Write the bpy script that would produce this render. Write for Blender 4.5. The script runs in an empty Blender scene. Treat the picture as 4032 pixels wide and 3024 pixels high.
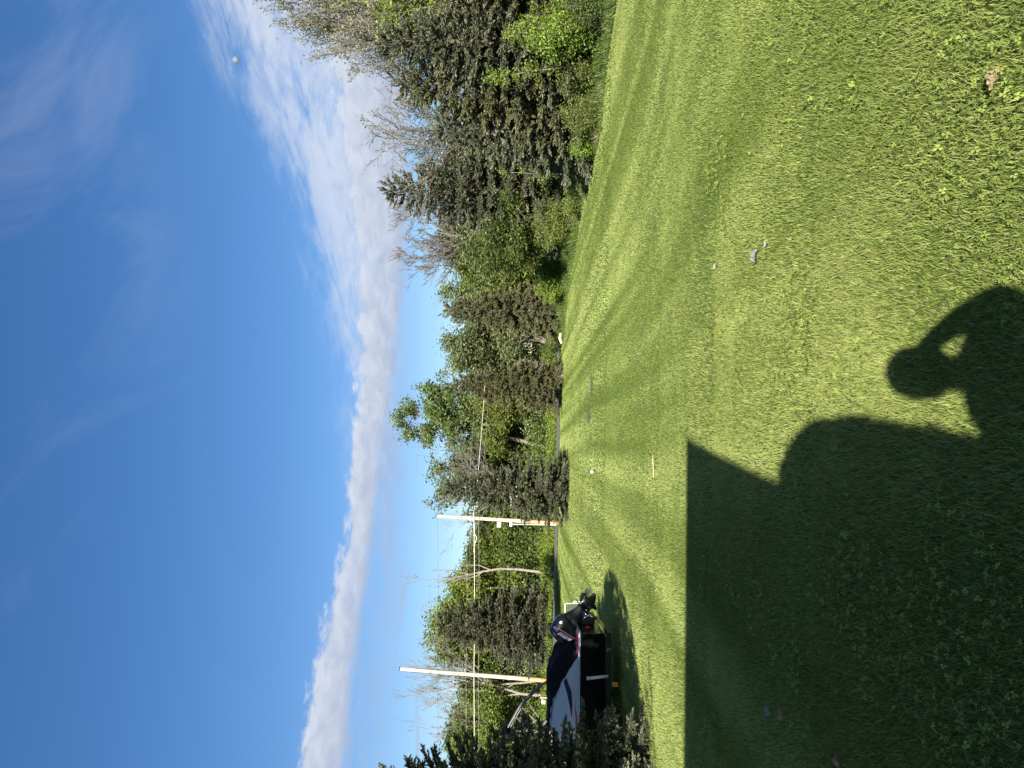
import bpy, bmesh, math, random
import numpy as np
from mathutils import Vector, Matrix

# ------------------------------------------------------------------ scene, camera, sky, sun
S = bpy.context.scene
COL = S.collection
R = math.radians
F_PX = 2800.0                      # focal length in pixels of the 4032 px long side
CAM_H = 1.65
PITCH, ROLL = R(1.62), R(1.0)
SUN_EL, SUN_AZ = R(27.0), R(2.5)   # shadows run forward, a touch to the right

Fw = Vector((0, math.cos(PITCH), math.sin(PITCH)))
Dn = Vector((0, math.sin(PITCH), -math.cos(PITCH)))
Rt = Vector((1, 0, 0))
R_img = Rt * math.cos(ROLL) - Dn * math.sin(ROLL)
D_img = Dn * math.cos(ROLL) + Rt * math.sin(ROLL)

cam_data = bpy.data.cameras.new("camera")
cam_data.sensor_fit = 'HORIZONTAL'
cam_data.sensor_width = 36.0
cam_data.lens = F_PX / 4032 * 36.0
cam_data.clip_start = 0.02
cam_data.clip_end = 6000
cam = bpy.data.objects.new("camera", cam_data)
COL.objects.link(cam)
# the photograph lies on its side: picture-right is down, picture-up is the viewer's right
cam.matrix_world = Matrix(((D_img.x, R_img.x, -Fw.x, 0),
                           (D_img.y, R_img.y, -Fw.y, 0),
                           (D_img.z, R_img.z, -Fw.z, CAM_H),
                           (0, 0, 0, 1)))
S.camera = cam

S.view_settings.view_transform = 'Standard'
S.view_settings.look = 'None'
S.view_settings.gamma = 1.0
S.view_settings.exposure = 1.65

world = bpy.data.worlds.new("World")
S.world = world
world.use_nodes = True


class NT:
    """tiny node-tree writer"""
    def __init__(s, tree):
        s.t = tree
    def new(s, kind, **kw):
        n = s.t.nodes.new(kind)
        for k, v in kw.items():
            setattr(n, k, v)
        return n
    def put(s, sock, v):
        if isinstance(v, bpy.types.NodeSocket):
            s.t.links.new(v, sock)
        elif v is not None:
            sock.default_value = v
    def m(s, op, a, b=None, c=None, clamp=False):
        n = s.new('ShaderNodeMath', operation=op)
        n.use_clamp = clamp
        s.put(n.inputs[0], a)
        if b is not None: s.put(n.inputs[1], b)
        if c is not None: s.put(n.inputs[2], c)
        return n.outputs[0]
    def step(s, x, lo, hi, a=0.0, b=1.0):
        n = s.new('ShaderNodeMapRange', interpolation_type='SMOOTHSTEP')
        s.put(n.inputs['Value'], x)
        s.put(n.inputs['From Min'], lo); s.put(n.inputs['From Max'], hi)
        s.put(n.inputs['To Min'], a); s.put(n.inputs['To Max'], b)
        return n.outputs[0]
    def xyz(s, x, y, z):
        n = s.new('ShaderNodeCombineXYZ')
        s.put(n.inputs[0], x); s.put(n.inputs[1], y); s.put(n.inputs[2], z)
        return n.outputs[0]
    def noise(s, vec, scale, detail=5, rough=0.55, dist=0.0):
        n = s.new('ShaderNodeTexNoise')
        if vec is not None: s.put(n.inputs['Vector'], vec)
        n.inputs['Scale'].default_value = scale
        n.inputs['Detail'].default_value = detail
        n.inputs['Roughness'].default_value = rough
        n.inputs['Distortion'].default_value = dist
        return n.outputs[0]
    def mix(s, f, a, b, mode='MIX'):
        n = s.new('ShaderNodeMix', data_type='RGBA', blend_type=mode)
        s.put(n.inputs[0], f); s.put(n.inputs[6], a); s.put(n.inputs[7], b)
        return n.outputs[2]
    def curve(s, x, pts):
        n = s.new('ShaderNodeFloatCurve')
        s.put(n.inputs['Value'], x)
        c = n.mapping.curves[0]
        c.points[0].location = pts[0]
        c.points[1].location = pts[-1]
        for p in pts[1:-1]:
            c.points.new(*p)
        n.mapping.update()
        return n.outputs[0]


def build_sky():
    t = world.node_tree
    t.nodes.clear()
    N = NT(t)
    out = N.new('ShaderNodeOutputWorld')
    bg = N.new('ShaderNodeBackground')
    bg.inputs['Strength'].default_value = SKY_STRENGTH
    sky = N.new('ShaderNodeTexSky', sky_type='NISHITA')
    sky.sun_disc = False
    sky.sun_elevation = SUN_EL
    sky.sun_rotation = math.pi + SUN_AZ
    sky.altitude = 200
    sky.air_density = 1.0
    sky.dust_density = 0.2
    sky.ozone_density = 2.2
    hs = N.new('ShaderNodeHueSaturation')
    hs.inputs['Saturation'].default_value = 1.42
    hs.inputs['Value'].default_value = 0.94
    hs.inputs['Hue'].default_value = 0.511
    gm = N.new('ShaderNodeGamma'); gm.inputs['Gamma'].default_value = 0.82
    N.put(gm.inputs['Color'], sky.outputs[0]); N.put(hs.inputs['Color'], gm.outputs[0])
    skyc = hs.outputs[0]
    tc = N.new('ShaderNodeTexCoord')
    sep = N.new('ShaderNodeSeparateXYZ')
    N.put(sep.inputs[0], tc.outputs['Generated'])
    x, y, z = sep.outputs
    deg = 180 / math.pi
    el = N.m('MULTIPLY', N.m('ARCSINE', z), deg)
    az = N.m('MULTIPLY', N.m('ARCTAN2', x, y), deg)
    azn = N.m('MULTIPLY_ADD', az, 1 / 80, 0.5, clamp=True)           # -40..40 deg -> 0..1
    def prof(pts):                                                    # elevation (deg) as a function of azimuth
        return N.m('MULTIPLY', N.curve(azn, [((a + 40) / 80, e / 40) for a, e in pts]), 40.0)
    # --- the long low bank of cloud
    top = prof([(-40, 16.4), (-28.4, 16.1), (-20.4, 15.7), (-13.5, 14.7), (-6.3, 14.5), (1.1, 14.1), (8.5, 14.2), (13.9, 14.7), (19, 14.9), (25.4, 15.2), (40, 16)])
    bot = prof([(-40, 12.0), (-28.4, 12.2), (-20.4, 12.4), (-13.5, 11.9), (-6.3, 11.4), (1.1, 10.6), (8.5, 10.0), (13.9, 9.6), (19, 9.2), (25.4, 9), (40, 9)])
    v1 = N.xyz(N.m('MULTIPLY', az, 0.55), N.m('MULTIPLY', el, 1.1), 0.0)
    v2 = N.xyz(N.m('MULTIPLY', az, 0.16), N.m('MULTIPLY', el, 0.8), 3.7)
    nf = N.noise(v1, 1.0, 6, 0.6, 0.3)
    ns = N.noise(v2, 1.0, 5, 0.55, 0.4)
    nf0 = N.m('SUBTRACT', nf, 0.5)
    ns0 = N.m('SUBTRACT', ns, 0.5)
    etop = N.m('ADD', N.m('MULTIPLY_ADD', nf0, 2.6, top), N.m('MULTIPLY', ns0, 1.2))
    ebot = N.m('ADD', N.m('MULTIPLY_ADD', nf0, 1.5, bot), N.m('MULTIPLY', ns0, 1.0))
    m_top = N.step(N.m('SUBTRACT', etop, el), -0.15, 0.75)
    m_bot = N.step(N.m('SUBTRACT', el, ebot), -0.25, 1.0)
    bank = N.m('MULTIPLY', m_top, m_bot)
    bank = N.m('MULTIPLY', bank, N.step(ns, 0.15, 0.5, 0.72, 0.97))
    # --- thin streaky sheet above the bank, thicker to the right
    s_top = prof([(-40, 13), (-13, 15.0), (-3, 16.6), (4, 18.2), (9, 19.2), (14, 20.2), (20, 22.5), (26, 25), (40, 28)])
    v3 = N.xyz(N.m('MULTIPLY', az, 0.11), N.m('MULTIPLY_ADD', az, -0.12, N.m('MULTIPLY', el, 0.55)), 9.1)
    n3 = N.noise(v3, 1.0, 7, 0.62, 0.6)
    v3b = N.xyz(N.m('MULTIPLY', az, 0.5), N.m('MULTIPLY', el, 1.3), 2.1)
    n3b = N.noise(v3b, 1.0, 5, 0.6, 0.4)
    n3 = N.m('ADD', N.m('MULTIPLY', n3, 0.72), N.m('MULTIPLY', n3b, 0.28))
    fall = N.step(N.m('SUBTRACT', s_top, el), -1.5, 6.0)
    sheet = N.m('MULTIPLY', N.step(N.m('MULTIPLY_ADD', fall, 0.30, n3), 0.55, 0.86), fall)
    sheet = N.m('MULTIPLY', sheet, N.step(el, 9.0, 12.0))
    sheet = N.m('MULTIPLY', sheet, 0.80)
    # --- low far streaks under the bank and faint high veils
    v4 = N.xyz(N.m('MULTIPLY', az, 0.12), N.m('MULTIPLY', el, 1.2), 21.3)
    n4 = N.noise(v4, 1.0, 5, 0.55, 0.5)
    low = N.m('MULTIPLY', N.step(n4, 0.56, 0.72), N.m('MULTIPLY', N.step(el, 6.0, 7.5), N.step(el, 11.5, 9.5)))
    low = N.m('MULTIPLY', low, 0.55)
    v5 = N.xyz(N.m('MULTIPLY', az, 0.07), N.m('MULTIPLY_ADD', az, 0.06, N.m('MULTIPLY', el, 0.12)), 33.0)
    n5 = N.noise(v5, 1.0, 6, 0.58, 0.8)
    hi_b = N.step(az, -14.0, 24.0, 0.0, 0.16)
    high = N.m('MULTIPLY', N.step(N.m('ADD', n5, hi_b), 0.54, 0.82), N.step(el, 24.0, 31.0))
    high = N.m('MULTIPLY', high, N.step(az, -20.0, 26.0, 0.04, 0.13))
    mask = N.m('MAXIMUM', N.m('MAXIMUM', bank, sheet), N.m('MAXIMUM', low, high))
    # cloud tone: lit crests, greyer bellies
    rel = N.m('DIVIDE', N.m('SUBTRACT', el, bot), N.m('SUBTRACT', top, bot))
    tone = N.m('ADD', N.m('MULTIPLY', rel, 0.45), N.m('MULTIPLY', nf, 0.9))
    tone = N.step(tone, 0.25, 1.15)
    k = 1.0 / SKY_STRENGTH
    cc = N.mix(tone, (0.135 * k, 0.158 * k, 0.210 * k, 1), (0.240 * k, 0.256 * k, 0.290 * k, 1))
    fin = N.mix(mask, skyc, cc)
    N.put(bg.inputs['Color'], fin)
    t.links.new(bg.outputs[0], out.inputs[0])


SKY_STRENGTH = 0.064
build_sky()

sun_data = bpy.data.lights.new("sun", 'SUN')
sun_data.energy = 4.2
sun_data.angle = R(0.53)
sun_data.color = (1.0, 0.93, 0.80)
sun = bpy.data.objects.new("sun", sun_data)
COL.objects.link(sun)
sun_dir = Vector((math.sin(SUN_AZ) * math.cos(SUN_EL), math.cos(SUN_AZ) * math.cos(SUN_EL), -math.sin(SUN_EL)))
sun.rotation_euler = sun_dir.to_track_quat('-Z', 'Y').to_euler()
sun.location = (-3, -40, 30)

# ------------------------------------------------------------------ where things stand
def sstep(a, b, x):
    t = np.clip((np.asarray(x, dtype=float) - a) / (b - a), 0, 1)
    return t * t * (3 - 2 * t)

def gz(x, y):
    """ground height: the lawn falls gently from the house, then rises a little to the road"""
    z = -0.65 * sstep(3, 16, y) + 0.2 * sstep(20, 50, y)
    return z + 0.02 * np.sin(np.asarray(x) * 0.35 + 1.0) * np.sin(np.asarray(y) * 0.27) * sstep(4, 10, y)

def ray(u, v):
    return (Fw * F_PX + R_img * (u - 1512) + D_img * (v - 2016)).normalized()

def at(u, v, Y):
    d = ray(u, v)
    t = Y / d.y
    return Vector((d.x * t, Y, CAM_H + d.z * t))

def ground(u, v):
    d = ray(u, v)
    h = 0.0
    for _ in range(60):
        t = (h - CAM_H) / d.z
        h = 0.5 * h + 0.5 * float(gz(d.x * t, d.y * t))
    return Vector((d.x * t, d.y * t, h))

# ------------------------------------------------------------------ materials
MATS = {}
def principled(name, col, rough=0.5, metal=0.0, spec=0.5, coat=0.0, noise=None, bump=None, trans=None):
    """noise=(scale, amount, second colour or None); bump=(scale, strength)"""
    if name in MATS: return MATS[name]
    m = bpy.data.materials.new(name); m.use_nodes = True
    t = m.node_tree; N = NT(t)
    p = t.nodes['Principled BSDF']
    p.inputs['Roughness'].default_value = rough
    p.inputs['Metallic'].default_value = metal
    p.inputs['Specular IOR Level'].default_value = spec
    p.inputs['Coat Weight'].default_value = coat
    c = (*col, 1)
    tc = N.new('ShaderNodeTexCoord')
    if noise:
        f = N.noise(tc.outputs['Object'], noise[0], 6, 0.6, 0.3)
        f = N.step(f, 0.5 - 0.5 / (1 + noise[1]), 0.5 + 0.5 / (1 + noise[1]))
        c2 = noise[2] if len(noise) > 2 else tuple(x * (1 - noise[1] * 0.5) for x in col)
        N.put(p.inputs['Base Color'], N.mix(f, c, (*c2, 1)))
    else:
        p.inputs['Base Color'].default_value = c
    if bump:
        b = N.new('ShaderNodeBump'); b.inputs['Strength'].default_value = bump[1]; b.inputs['Distance'].default_value = 0.02
        N.put(b.inputs['Height'], N.noise(tc.outputs['Object'], bump[0], 5, 0.6))
        t.links.new(b.outputs[0], p.inputs['Normal'])
    MATS[name] = m
    return m

def leaf_mat(name, trans=0.35, rough=0.5, gloss=0.06):
    """foliage: colour from the mesh's own leaf colours, part of the light comes through"""
    if name in MATS: return MATS[name]
    m = bpy.data.materials.new(name); m.use_nodes = True
    t = m.node_tree; t.nodes.clear(); N = NT(t)
    out = N.new('ShaderNodeOutputMaterial')
    a = N.new('ShaderNodeAttribute'); a.attribute_name = 'Col'
    oi = N.new('ShaderNodeObjectInfo')
    hs = N.new('ShaderNodeHueSaturation')
    N.put(hs.inputs['Hue'], N.m('MULTIPLY_ADD', oi.outputs['Random'], 0.02, 0.49))
    N.put(hs.inputs['Value'], N.m('MULTIPLY_ADD', oi.outputs['Random'], 0.25, 0.88))
    N.put(hs.inputs['Color'], a.outputs['Color'])
    d = N.new('ShaderNodeBsdfDiffuse'); N.put(d.inputs['Color'], hs.outputs[0])
    tr = N.new('ShaderNodeBsdfTranslucent')
    N.put(tr.inputs['Color'], N.mix(1.0, hs.outputs[0], (1.15, 1.1, 0.55, 1), 'MULTIPLY'))
    mx = N.new('ShaderNodeMixShader'); mx.inputs[0].default_value = trans
    t.links.new(d.outputs[0], mx.inputs[1]); t.links.new(tr.outputs[0], mx.inputs[2])
    g = N.new('ShaderNodeBsdfGlossy'); g.inputs['Roughness'].default_value = rough
    g.inputs['Color'].default_value = (1, 1, 1, 1)
    m2 = N.new('ShaderNodeMixShader'); m2.inputs[0].default_value = gloss
    t.links.new(mx.outputs[0], m2.inputs[1]); t.links.new(g.outputs[0], m2.inputs[2])
    t.links.new(m2.outputs[0], out.inputs[0])
    MATS[name] = m
    return m

# ------------------------------------------------------------------ mesh helpers
class Geo:
    def __init__(s):
        s.v, s.f, s.c, s.n = [], [], [], 0
    def add(s, verts, faces, col=None):
        verts = np.asarray(verts, dtype=np.float32).reshape(-1, 3)
        faces = np.asarray(faces, dtype=np.int64)
        s.v.append(verts); s.f.append(faces + s.n)
        if col is None: col = (0.5, 0.5, 0.5)
        col = np.asarray(col, dtype=np.float32)
        if col.ndim == 1: col = np.tile(col, (len(verts), 1))
        s.c.append(col[:, :3]); s.n += len(verts)
        return s
    def mesh(s, name, smooth=False):
        me = bpy.data.meshes.new(name)
        V = np.concatenate(s.v); C = np.concatenate(s.c)
        loops = np.concatenate([f.ravel() for f in s.f])
        sizes = np.concatenate([np.full(len(f), f.shape[1]) for f in s.f])
        me.vertices.add(len(V)); me.vertices.foreach_set('co', V.ravel())
        me.loops.add(len(loops)); me.loops.foreach_set('vertex_index', loops.astype(np.int32))
        me.polygons.add(len(sizes))
        st = np.concatenate(([0], np.cumsum(sizes)[:-1])).astype(np.int32)
        me.polygons.foreach_set('loop_start', st)
        me.polygons.foreach_set('use_smooth', np.full(len(sizes), smooth))
        a = me.attributes.new('Col', 'FLOAT_COLOR', 'POINT')
        a.data.foreach_set('color', np.concatenate((C, np.ones((len(C), 1), np.float32)), 1).ravel())
        me.update(calc_edges=True)
        return me
    def box(s, lo, hi, col=None):
        x0, y0, z0 = lo; x1, y1, z1 = hi
        v = [(x0,y0,z0),(x1,y0,z0),(x1,y1,z0),(x0,y1,z0),(x0,y0,z1),(x1,y0,z1),(x1,y1,z1),(x0,y1,z1)]
        return s.add(v, [(0,3,2,1),(4,5,6,7),(0,1,5,4),(1,2,6,5),(2,3,7,6),(3,0,4,7)], col)
    def tube(s, pts, rad, sides=6, col=None, cap=True, closed=False):
        P = np.asarray(pts, float); n = len(P)
        rad = np.full(n, rad) if np.isscalar(rad) else np.asarray(rad, float)
        T = np.gradient(P, axis=0)
        if closed:
            T = np.roll(P, -1, 0) - np.roll(P, 1, 0)
        T /= np.linalg.norm(T, axis=1)[:, None] + 1e-9
        ref = np.array((0, 0, 1.0)) if abs(T[0][2]) < 0.9 else np.array((1.0, 0, 0))
        a = np.linspace(0, 2 * math.pi, sides, endpoint=False)
        V = []
        for i in range(n):
            u = np.cross(ref, T[i]); u /= np.linalg.norm(u) + 1e-9
            w = np.cross(T[i], u); ref = np.cross(T[i], np.cross(ref, T[i])) ; ref /= np.linalg.norm(ref) + 1e-9
            V.append(P[i] + rad[i] * (np.cos(a)[:, None] * u + np.sin(a)[:, None] * w))
        V = np.concatenate(V)
        k = np.arange(sides); k2 = (k + 1) % sides
        Fq = []
        m = n if closed else n - 1
        for i in range(m):
            j = (i + 1) % n
            Fq.append(np.stack((i * sides + k, i * sides + k2, j * sides + k2, j * sides + k), 1))
        s.add(V, np.concatenate(Fq), col)
        if cap and not closed:
            b = s.n - len(V)
            s.f.append((b + k[::-1])[None, :]); s.f.append((b + (n - 1) * sides + k)[None, :])
        return s
    def loft(s, rings, col=None, closed=True, cap=True):
        """rings: list of equally long point loops"""
        rg = np.asarray(rings, float); n, k = rg.shape[:2]
        b = s.n
        i = np.arange(k); i2 = (i + 1) % k
        if not closed: i, i2 = i[:-1], i2[:-1]
        Fq = np.concatenate([np.stack((q * k + i, q * k + i2, (q + 1) * k + i2, (q + 1) * k + i), 1) for q in range(n - 1)])
        s.add(rg.reshape(-1, 3), Fq, col)
        if cap and closed:
            kk = np.arange(k)
            s.f.append((b + kk[::-1])[None, :]); s.f.append((b + (n - 1) * k + kk)[None, :])
        return s

def link(name, me, mat, parent=None, loc=None):
    o = bpy.data.objects.new(name, me)
    COL.objects.link(o)
    if mat is not None and not me.materials: me.materials.append(mat)
    if parent is not None: o.parent = parent
    if loc is not None: o.location = loc
    return o

def part(name, geo, mat, parent=None, smooth=False, loc=None, bevel=0):
    o = link(name, geo.mesh(name, smooth), mat, parent, loc)
    if bevel:
        b = o.modifiers.new('bevel', 'BEVEL'); b.width = bevel; b.segments = 2; b.limit_method = 'ANGLE'
    return o

def thing(name, label, cat, loc=(0, 0, 0), rz=0.0, group=None):
    o = bpy.data.objects.new(name, None); COL.objects.link(o)
    o.location = loc; o.rotation_euler = (0, 0, rz); o.empty_display_size = 0.2
    return tag(o, label, cat, group)

def tag(o, label=None, cat=None, group=None, kind=None):
    if label: o['label'] = label
    if cat: o['category'] = cat
    if group: o['group'] = group
    if kind: o['kind'] = kind
    return o

def norm(a):
    return a / (np.linalg.norm(a, axis=-1, keepdims=True) + 1e-9)

def frames(d, rng):
    ref = np.where(np.abs(d[:, 2:3]) < 0.9, np.array([[0, 0, 1.0]]), np.array([[1.0, 0, 0]]))
    u = norm(np.cross(ref, d)); w = np.cross(d, u)
    a = rng.uniform(0, 2 * math.pi, (len(d), 1))
    return u * np.cos(a) + w * np.sin(a), w * np.cos(a) - u * np.sin(a)

# ------------------------------------------------------------------ the ground
def hedge_line():
    px = [(3024,2432),(2723,2387),(2524,2372),(2388,2339),(2313,2324),(2223,2300),(2132,2281),(2040,2272),(1978,2255),(1881,2241),(1785,2231),(1690,2222)]
    P = [ground(u, v) for u, v in px]
    P.sort(key=lambda p: p.y)
    return P
HEDGE = hedge_line()
_HY = np.array([p.y for p in HEDGE]); _HX = np.array([p.x for p in HEDGE])
def hedge_x(y):
    y = np.asarray(y, float)
    x = np.interp(y, _HY, _HX)
    return np.where(y < _HY[0], _HX[0] + (_HY[0] - y) * 0.12, x)
ROAD0, ROAD1 = 53.0, 57.6

def wnoise(x, y, s, seed):
    """cheap smooth value noise"""
    rs = np.random.RandomState(seed); G = rs.rand(64, 64)
    xi = np.asarray(x) / s; yi = np.asarray(y) / s
    i = np.floor(xi).astype(int); j = np.floor(yi).astype(int)
    fx = xi - i; fy = yi - j
    fx = fx * fx * (3 - 2 * fx); fy = fy * fy * (3 - 2 * fy)
    g = lambda a, b: G[a % 64, b % 64]
    return (g(i, j) * (1 - fx) + g(i + 1, j) * fx) * (1 - fy) + (g(i, j + 1) * (1 - fx) + g(i + 1, j + 1) * fx) * fy

def build_ground():
    xs = np.concatenate((np.array([-2500, -900, -350, -150, -80]), np.arange(-50, 50.1, 1.0), np.array([80, 150, 350, 900, 2500])))
    ys = np.concatenate((np.array([-900, -300, -100, -40]), np.arange(-20, 100.1, 1.0), np.array([150, 300, 700, 1500, 4000])))
    X, Y = np.meshgrid(xs, ys)
    V = np.stack((X, Y, gz(X, Y)), -1).reshape(-1, 3)
    nx = len(xs); i, j = np.meshgrid(np.arange(nx - 1), np.arange(len(ys) - 1))
    a = (j * nx + i).ravel()
    g = Geo().add(V, np.stack((a, a + 1, a + nx + 1, a + nx), 1))
    m = bpy.data.materials.new('lawn_soil'); m.use_nodes = True
    N = NT(m.node_tree); p = m.node_tree.nodes['Principled BSDF']
    p.inputs['Roughness'].default_value = 0.95; p.inputs['Specular IOR Level'].default_value = 0.1
    tc = N.new('ShaderNodeTexCoord')
    f1 = N.noise(tc.outputs['Object'], 0.6, 5, 0.6)
    f2 = N.noise(tc.outputs['Object'], 30.0, 4, 0.7)
    c = N.mix(N.step(f1, 0.35, 0.65), (0.075, 0.115, 0.02, 1), (0.105, 0.14, 0.03, 1))
    c = N.mix(N.step(f2, 0.4, 0.7), c, (0.05, 0.07, 0.018, 1))
    N.put(p.inputs['Base Color'], c)
    o = part('lawn', g, m, smooth=True)
    tag(o, 'wide mown green lawn sloping gently down to the road', 'lawn', kind='structure')
    # road and its pale gravel edge
    def strip(y0, y1, dz):
        xs = np.arange(-90, 90.1, 3.0)
        rows = []
        for y in np.linspace(y0, y1, 4):
            rows.append(np.stack((xs, np.full_like(xs, y), gz(xs, y) + dz), -1))
        V = np.concatenate(rows); n = len(xs)
        i, j = np.meshgrid(np.arange(n - 1), np.arange(3)); a = (j * n + i).ravel()
        return Geo().add(V, np.stack((a, a + 1, a + n + 1, a + n), 1))
    asp = principled('asphalt', (0.12, 0.12, 0.125), 0.9, noise=(3.0, 0.4), bump=(60, 0.4))
    grv = principled('gravel_edge', (0.36, 0.31, 0.23), 0.95, noise=(8.0, 0.6), bump=(80, 0.6))
    tag(part('road', strip(ROAD0, ROAD1, 0.07), asp, smooth=True), 'grey asphalt road crossing behind the lawn', 'road', kind='structure')
    tag(part('road_shoulder', strip(ROAD0 - 0.6, ROAD0 + 0.01, 0.06), grv, smooth=True), 'pale gravel strip along the near road edge', 'shoulder', kind='structure')

build_ground()

# ------------------------------------------------------------------ grass
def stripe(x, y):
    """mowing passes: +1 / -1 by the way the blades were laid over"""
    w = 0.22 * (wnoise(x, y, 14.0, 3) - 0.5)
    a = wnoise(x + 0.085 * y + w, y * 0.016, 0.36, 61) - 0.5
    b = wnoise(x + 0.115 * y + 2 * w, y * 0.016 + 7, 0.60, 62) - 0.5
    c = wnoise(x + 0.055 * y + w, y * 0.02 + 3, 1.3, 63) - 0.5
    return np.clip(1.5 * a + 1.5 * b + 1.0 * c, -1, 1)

def grass_patch(G, rng, y0, y1, dens, width, hgt, seg, lean, half=0.57):
    area = half * (y1 * y1 - y0 * y0) + 1.2 * (y1 - y0)
    n = int(area * dens)
    y = np.sqrt(rng.uniform(y0 * y0, y1 * y1, n))
    x = rng.uniform(-1, 1, n) * (half * y + 0.5)
    keep = x < hedge_x(y) + 0.25 * rng.rand(n)
    x, y = x[keep], y[keep]; n = len(x)
    s = stripe(x, y)
    patch = wnoise(x, y, 1.3, 5) * 0.6 + wnoise(x, y, 0.35, 6) * 0.4
    big = wnoise(x, y, 5.0, 8)
    far = sstep(8, 20, y)
    rough = sstep(6.5, 3.5, y)                                   # longer and shaggier close to the house
    h = hgt * rng.uniform(0.55, 1.15, n) * (0.8 + 0.4 * patch)
    az = rng.uniform(0, 2 * math.pi, n)
    wx, wy = np.cos(az), np.sin(az)                              # blade width axis
    la = rng.uniform(0, 2 * math.pi, n)
    lx = np.cos(la) * lean + 0.10 * lean
    ly = np.sin(la) * lean + s * 0.65 * (1 - 0.6 * rough)
    # colour: fresh blades, some straw; light and dark of the mowing stripes painted in
    base = np.array((0.295, 0.345, 0.102)); dry = np.array((0.40, 0.38, 0.17)); deep = np.array((0.152, 0.206, 0.043))
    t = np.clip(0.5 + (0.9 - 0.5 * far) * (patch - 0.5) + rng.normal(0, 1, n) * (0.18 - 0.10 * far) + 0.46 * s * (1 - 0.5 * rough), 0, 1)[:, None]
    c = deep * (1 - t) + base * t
    d = (rng.rand(n) < 0.02 + 0.10 * sstep(0.62, 0.9, big) + 0.015 * rough)[:, None]
    c = np.where(d, dry * rng.uniform(0.5, 1.0, (n, 1)), c) * (1 + rng.uniform(-0.25, 0.2, (n, 1)) * (1 - 0.75 * far)[:, None])
    z = gz(x, y) - 0.004
    w = width * rng.uniform(0.7, 1.3, n) * 0.5
    P = np.stack((x, y, z), 1); W = np.stack((wx * w, wy * w, 0 * w), 1); L = np.stack((lx * h, ly * h, h), 1)
    if seg == 2:
        mid = P + L * np.array((0.32, 0.32, 0.58)); tip = P + L * np.array((1.0, 1.0, 0.92))
        V = np.stack((P - W, P + W, mid + W * 0.9, mid - W * 0.9, tip), 1).reshape(-1, 3)
        b = np.arange(n)[:, None] * 5
        G.add(V, b + np.array([[0, 1, 2, 3]]), np.repeat(c, 5, 0))
        G.f.append(b + np.array([[3, 2, 4]]) + (G.n - len(V)))
    else:
        V = np.stack((P - W, P + W, P + L), 1).reshape(-1, 3)
        G.add(V, np.arange(n)[:, None] * 3 + np.array([[0, 1, 2]]), np.repeat(c, 3, 0))

def build_grass():
    rng = np.random.RandomState(11)
    G = Geo()
    grass_patch(G, rng, 2.0, 4.2, 11000, 0.0033, 0.047, 2, 0.50)
    grass_patch(G, rng, 4.2, 7.0, 5500, 0.0040, 0.040, 2, 0.45)
    grass_patch(G, rng, 7.0, 12.0, 2200, 0.0070, 0.040, 1, 0.5)
    grass_patch(G, rng, 12.0, 22.0, 1000, 0.011, 0.040, 1, 0.4)
    grass_patch(G, rng, 22.0, ROAD0 - 0.4, 220, 0.027, 0.046, 1, 0.35)
    o = part('grass', G, leaf_mat('grass_blades', 0.30, 0.6, 0.012))
    tag(o, 'short mown grass blades covering the lawn', 'grass', kind='stuff')
    # clover leaves in loose patches near the viewer
    n = 26000
    y = np.sqrt(rng.uniform(2.0 ** 2, 7.5 ** 2, n)); x = rng.uniform(-1, 1, n) * (0.57 * y + 0.4)
    q = wnoise(x, y, 0.55, 21) * 0.65 + wnoise(x, y, 0.16, 22) * 0.35
    k = q + 0.12 * sstep(6.5, 3, y) + rng.normal(0, 0.05, n) > 0.62
    x, y = x[k], y[k]; n = len(x)
    C = Geo()
    hgt = rng.uniform(0.030, 0.055, n); rad = rng.uniform(0.0055, 0.0108, n); a0 = rng.uniform(0, 6.28, n)
    base = np.stack((x, y, gz(x, y) + hgt), 1)
    col = np.array((0.26, 0.35, 0.075)) * rng.uniform(0.5, 1.3, (n, 1))
    tilt = rng.normal(0, 0.35, (n, 2))
    for j in range(3):
        a = a0 + j * 2.094
        d = np.stack((np.cos(a), np.sin(a)), 1); e = np.stack((-np.sin(a), np.cos(a)), 1)
        def pt(r, w):
            xy = d * (rad * r)[:, None] + e * (rad * w)[:, None]
            return base + np.concatenate((xy, (xy * tilt).sum(1, keepdims=True)), 1)
        one = np.ones(n)
        V = np.stack((pt(0.05 * one, 0 * one), pt(0.8 * one, -0.62 * one), pt(1.35 * one, -0.45 * one), pt(1.25 * one, 0 * one), pt(1.35 * one, 0.45 * one), pt(0.8 * one, 0.62 * one)), 1).reshape(-1, 3)
        C.add(V, np.arange(n)[:, None] * 6 + np.array([[0, 1, 2, 3, 4, 5]]), np.repeat(col, 6, 0))
    o = part('clover', C, leaf_mat('clover_leaf', 0.35, 0.6, 0.012))
    tag(o, 'pale green clover leaves among the near grass', 'clover', kind='stuff')

build_grass()

# ------------------------------------------------------------------ trees
BARK = lambda: principled('bark_brown', (0.110, 0.090, 0.068), 0.95, noise=(6.0, 0.9, (0.06, 0.048, 0.036)), bump=(25, 0.9))
BARK_PALE = lambda: principled('bark_pale', (0.25, 0.23, 0.20), 0.9, noise=(5.0, 0.9, (0.15, 0.135, 0.11)), bump=(20, 0.7))
BARK_GREY = lambda: principled('bark_grey', (0.19, 0.172, 0.150), 0.9, noise=(5.0, 0.9, (0.11, 0.098, 0.082)), bump=(20, 0.7))

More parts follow.
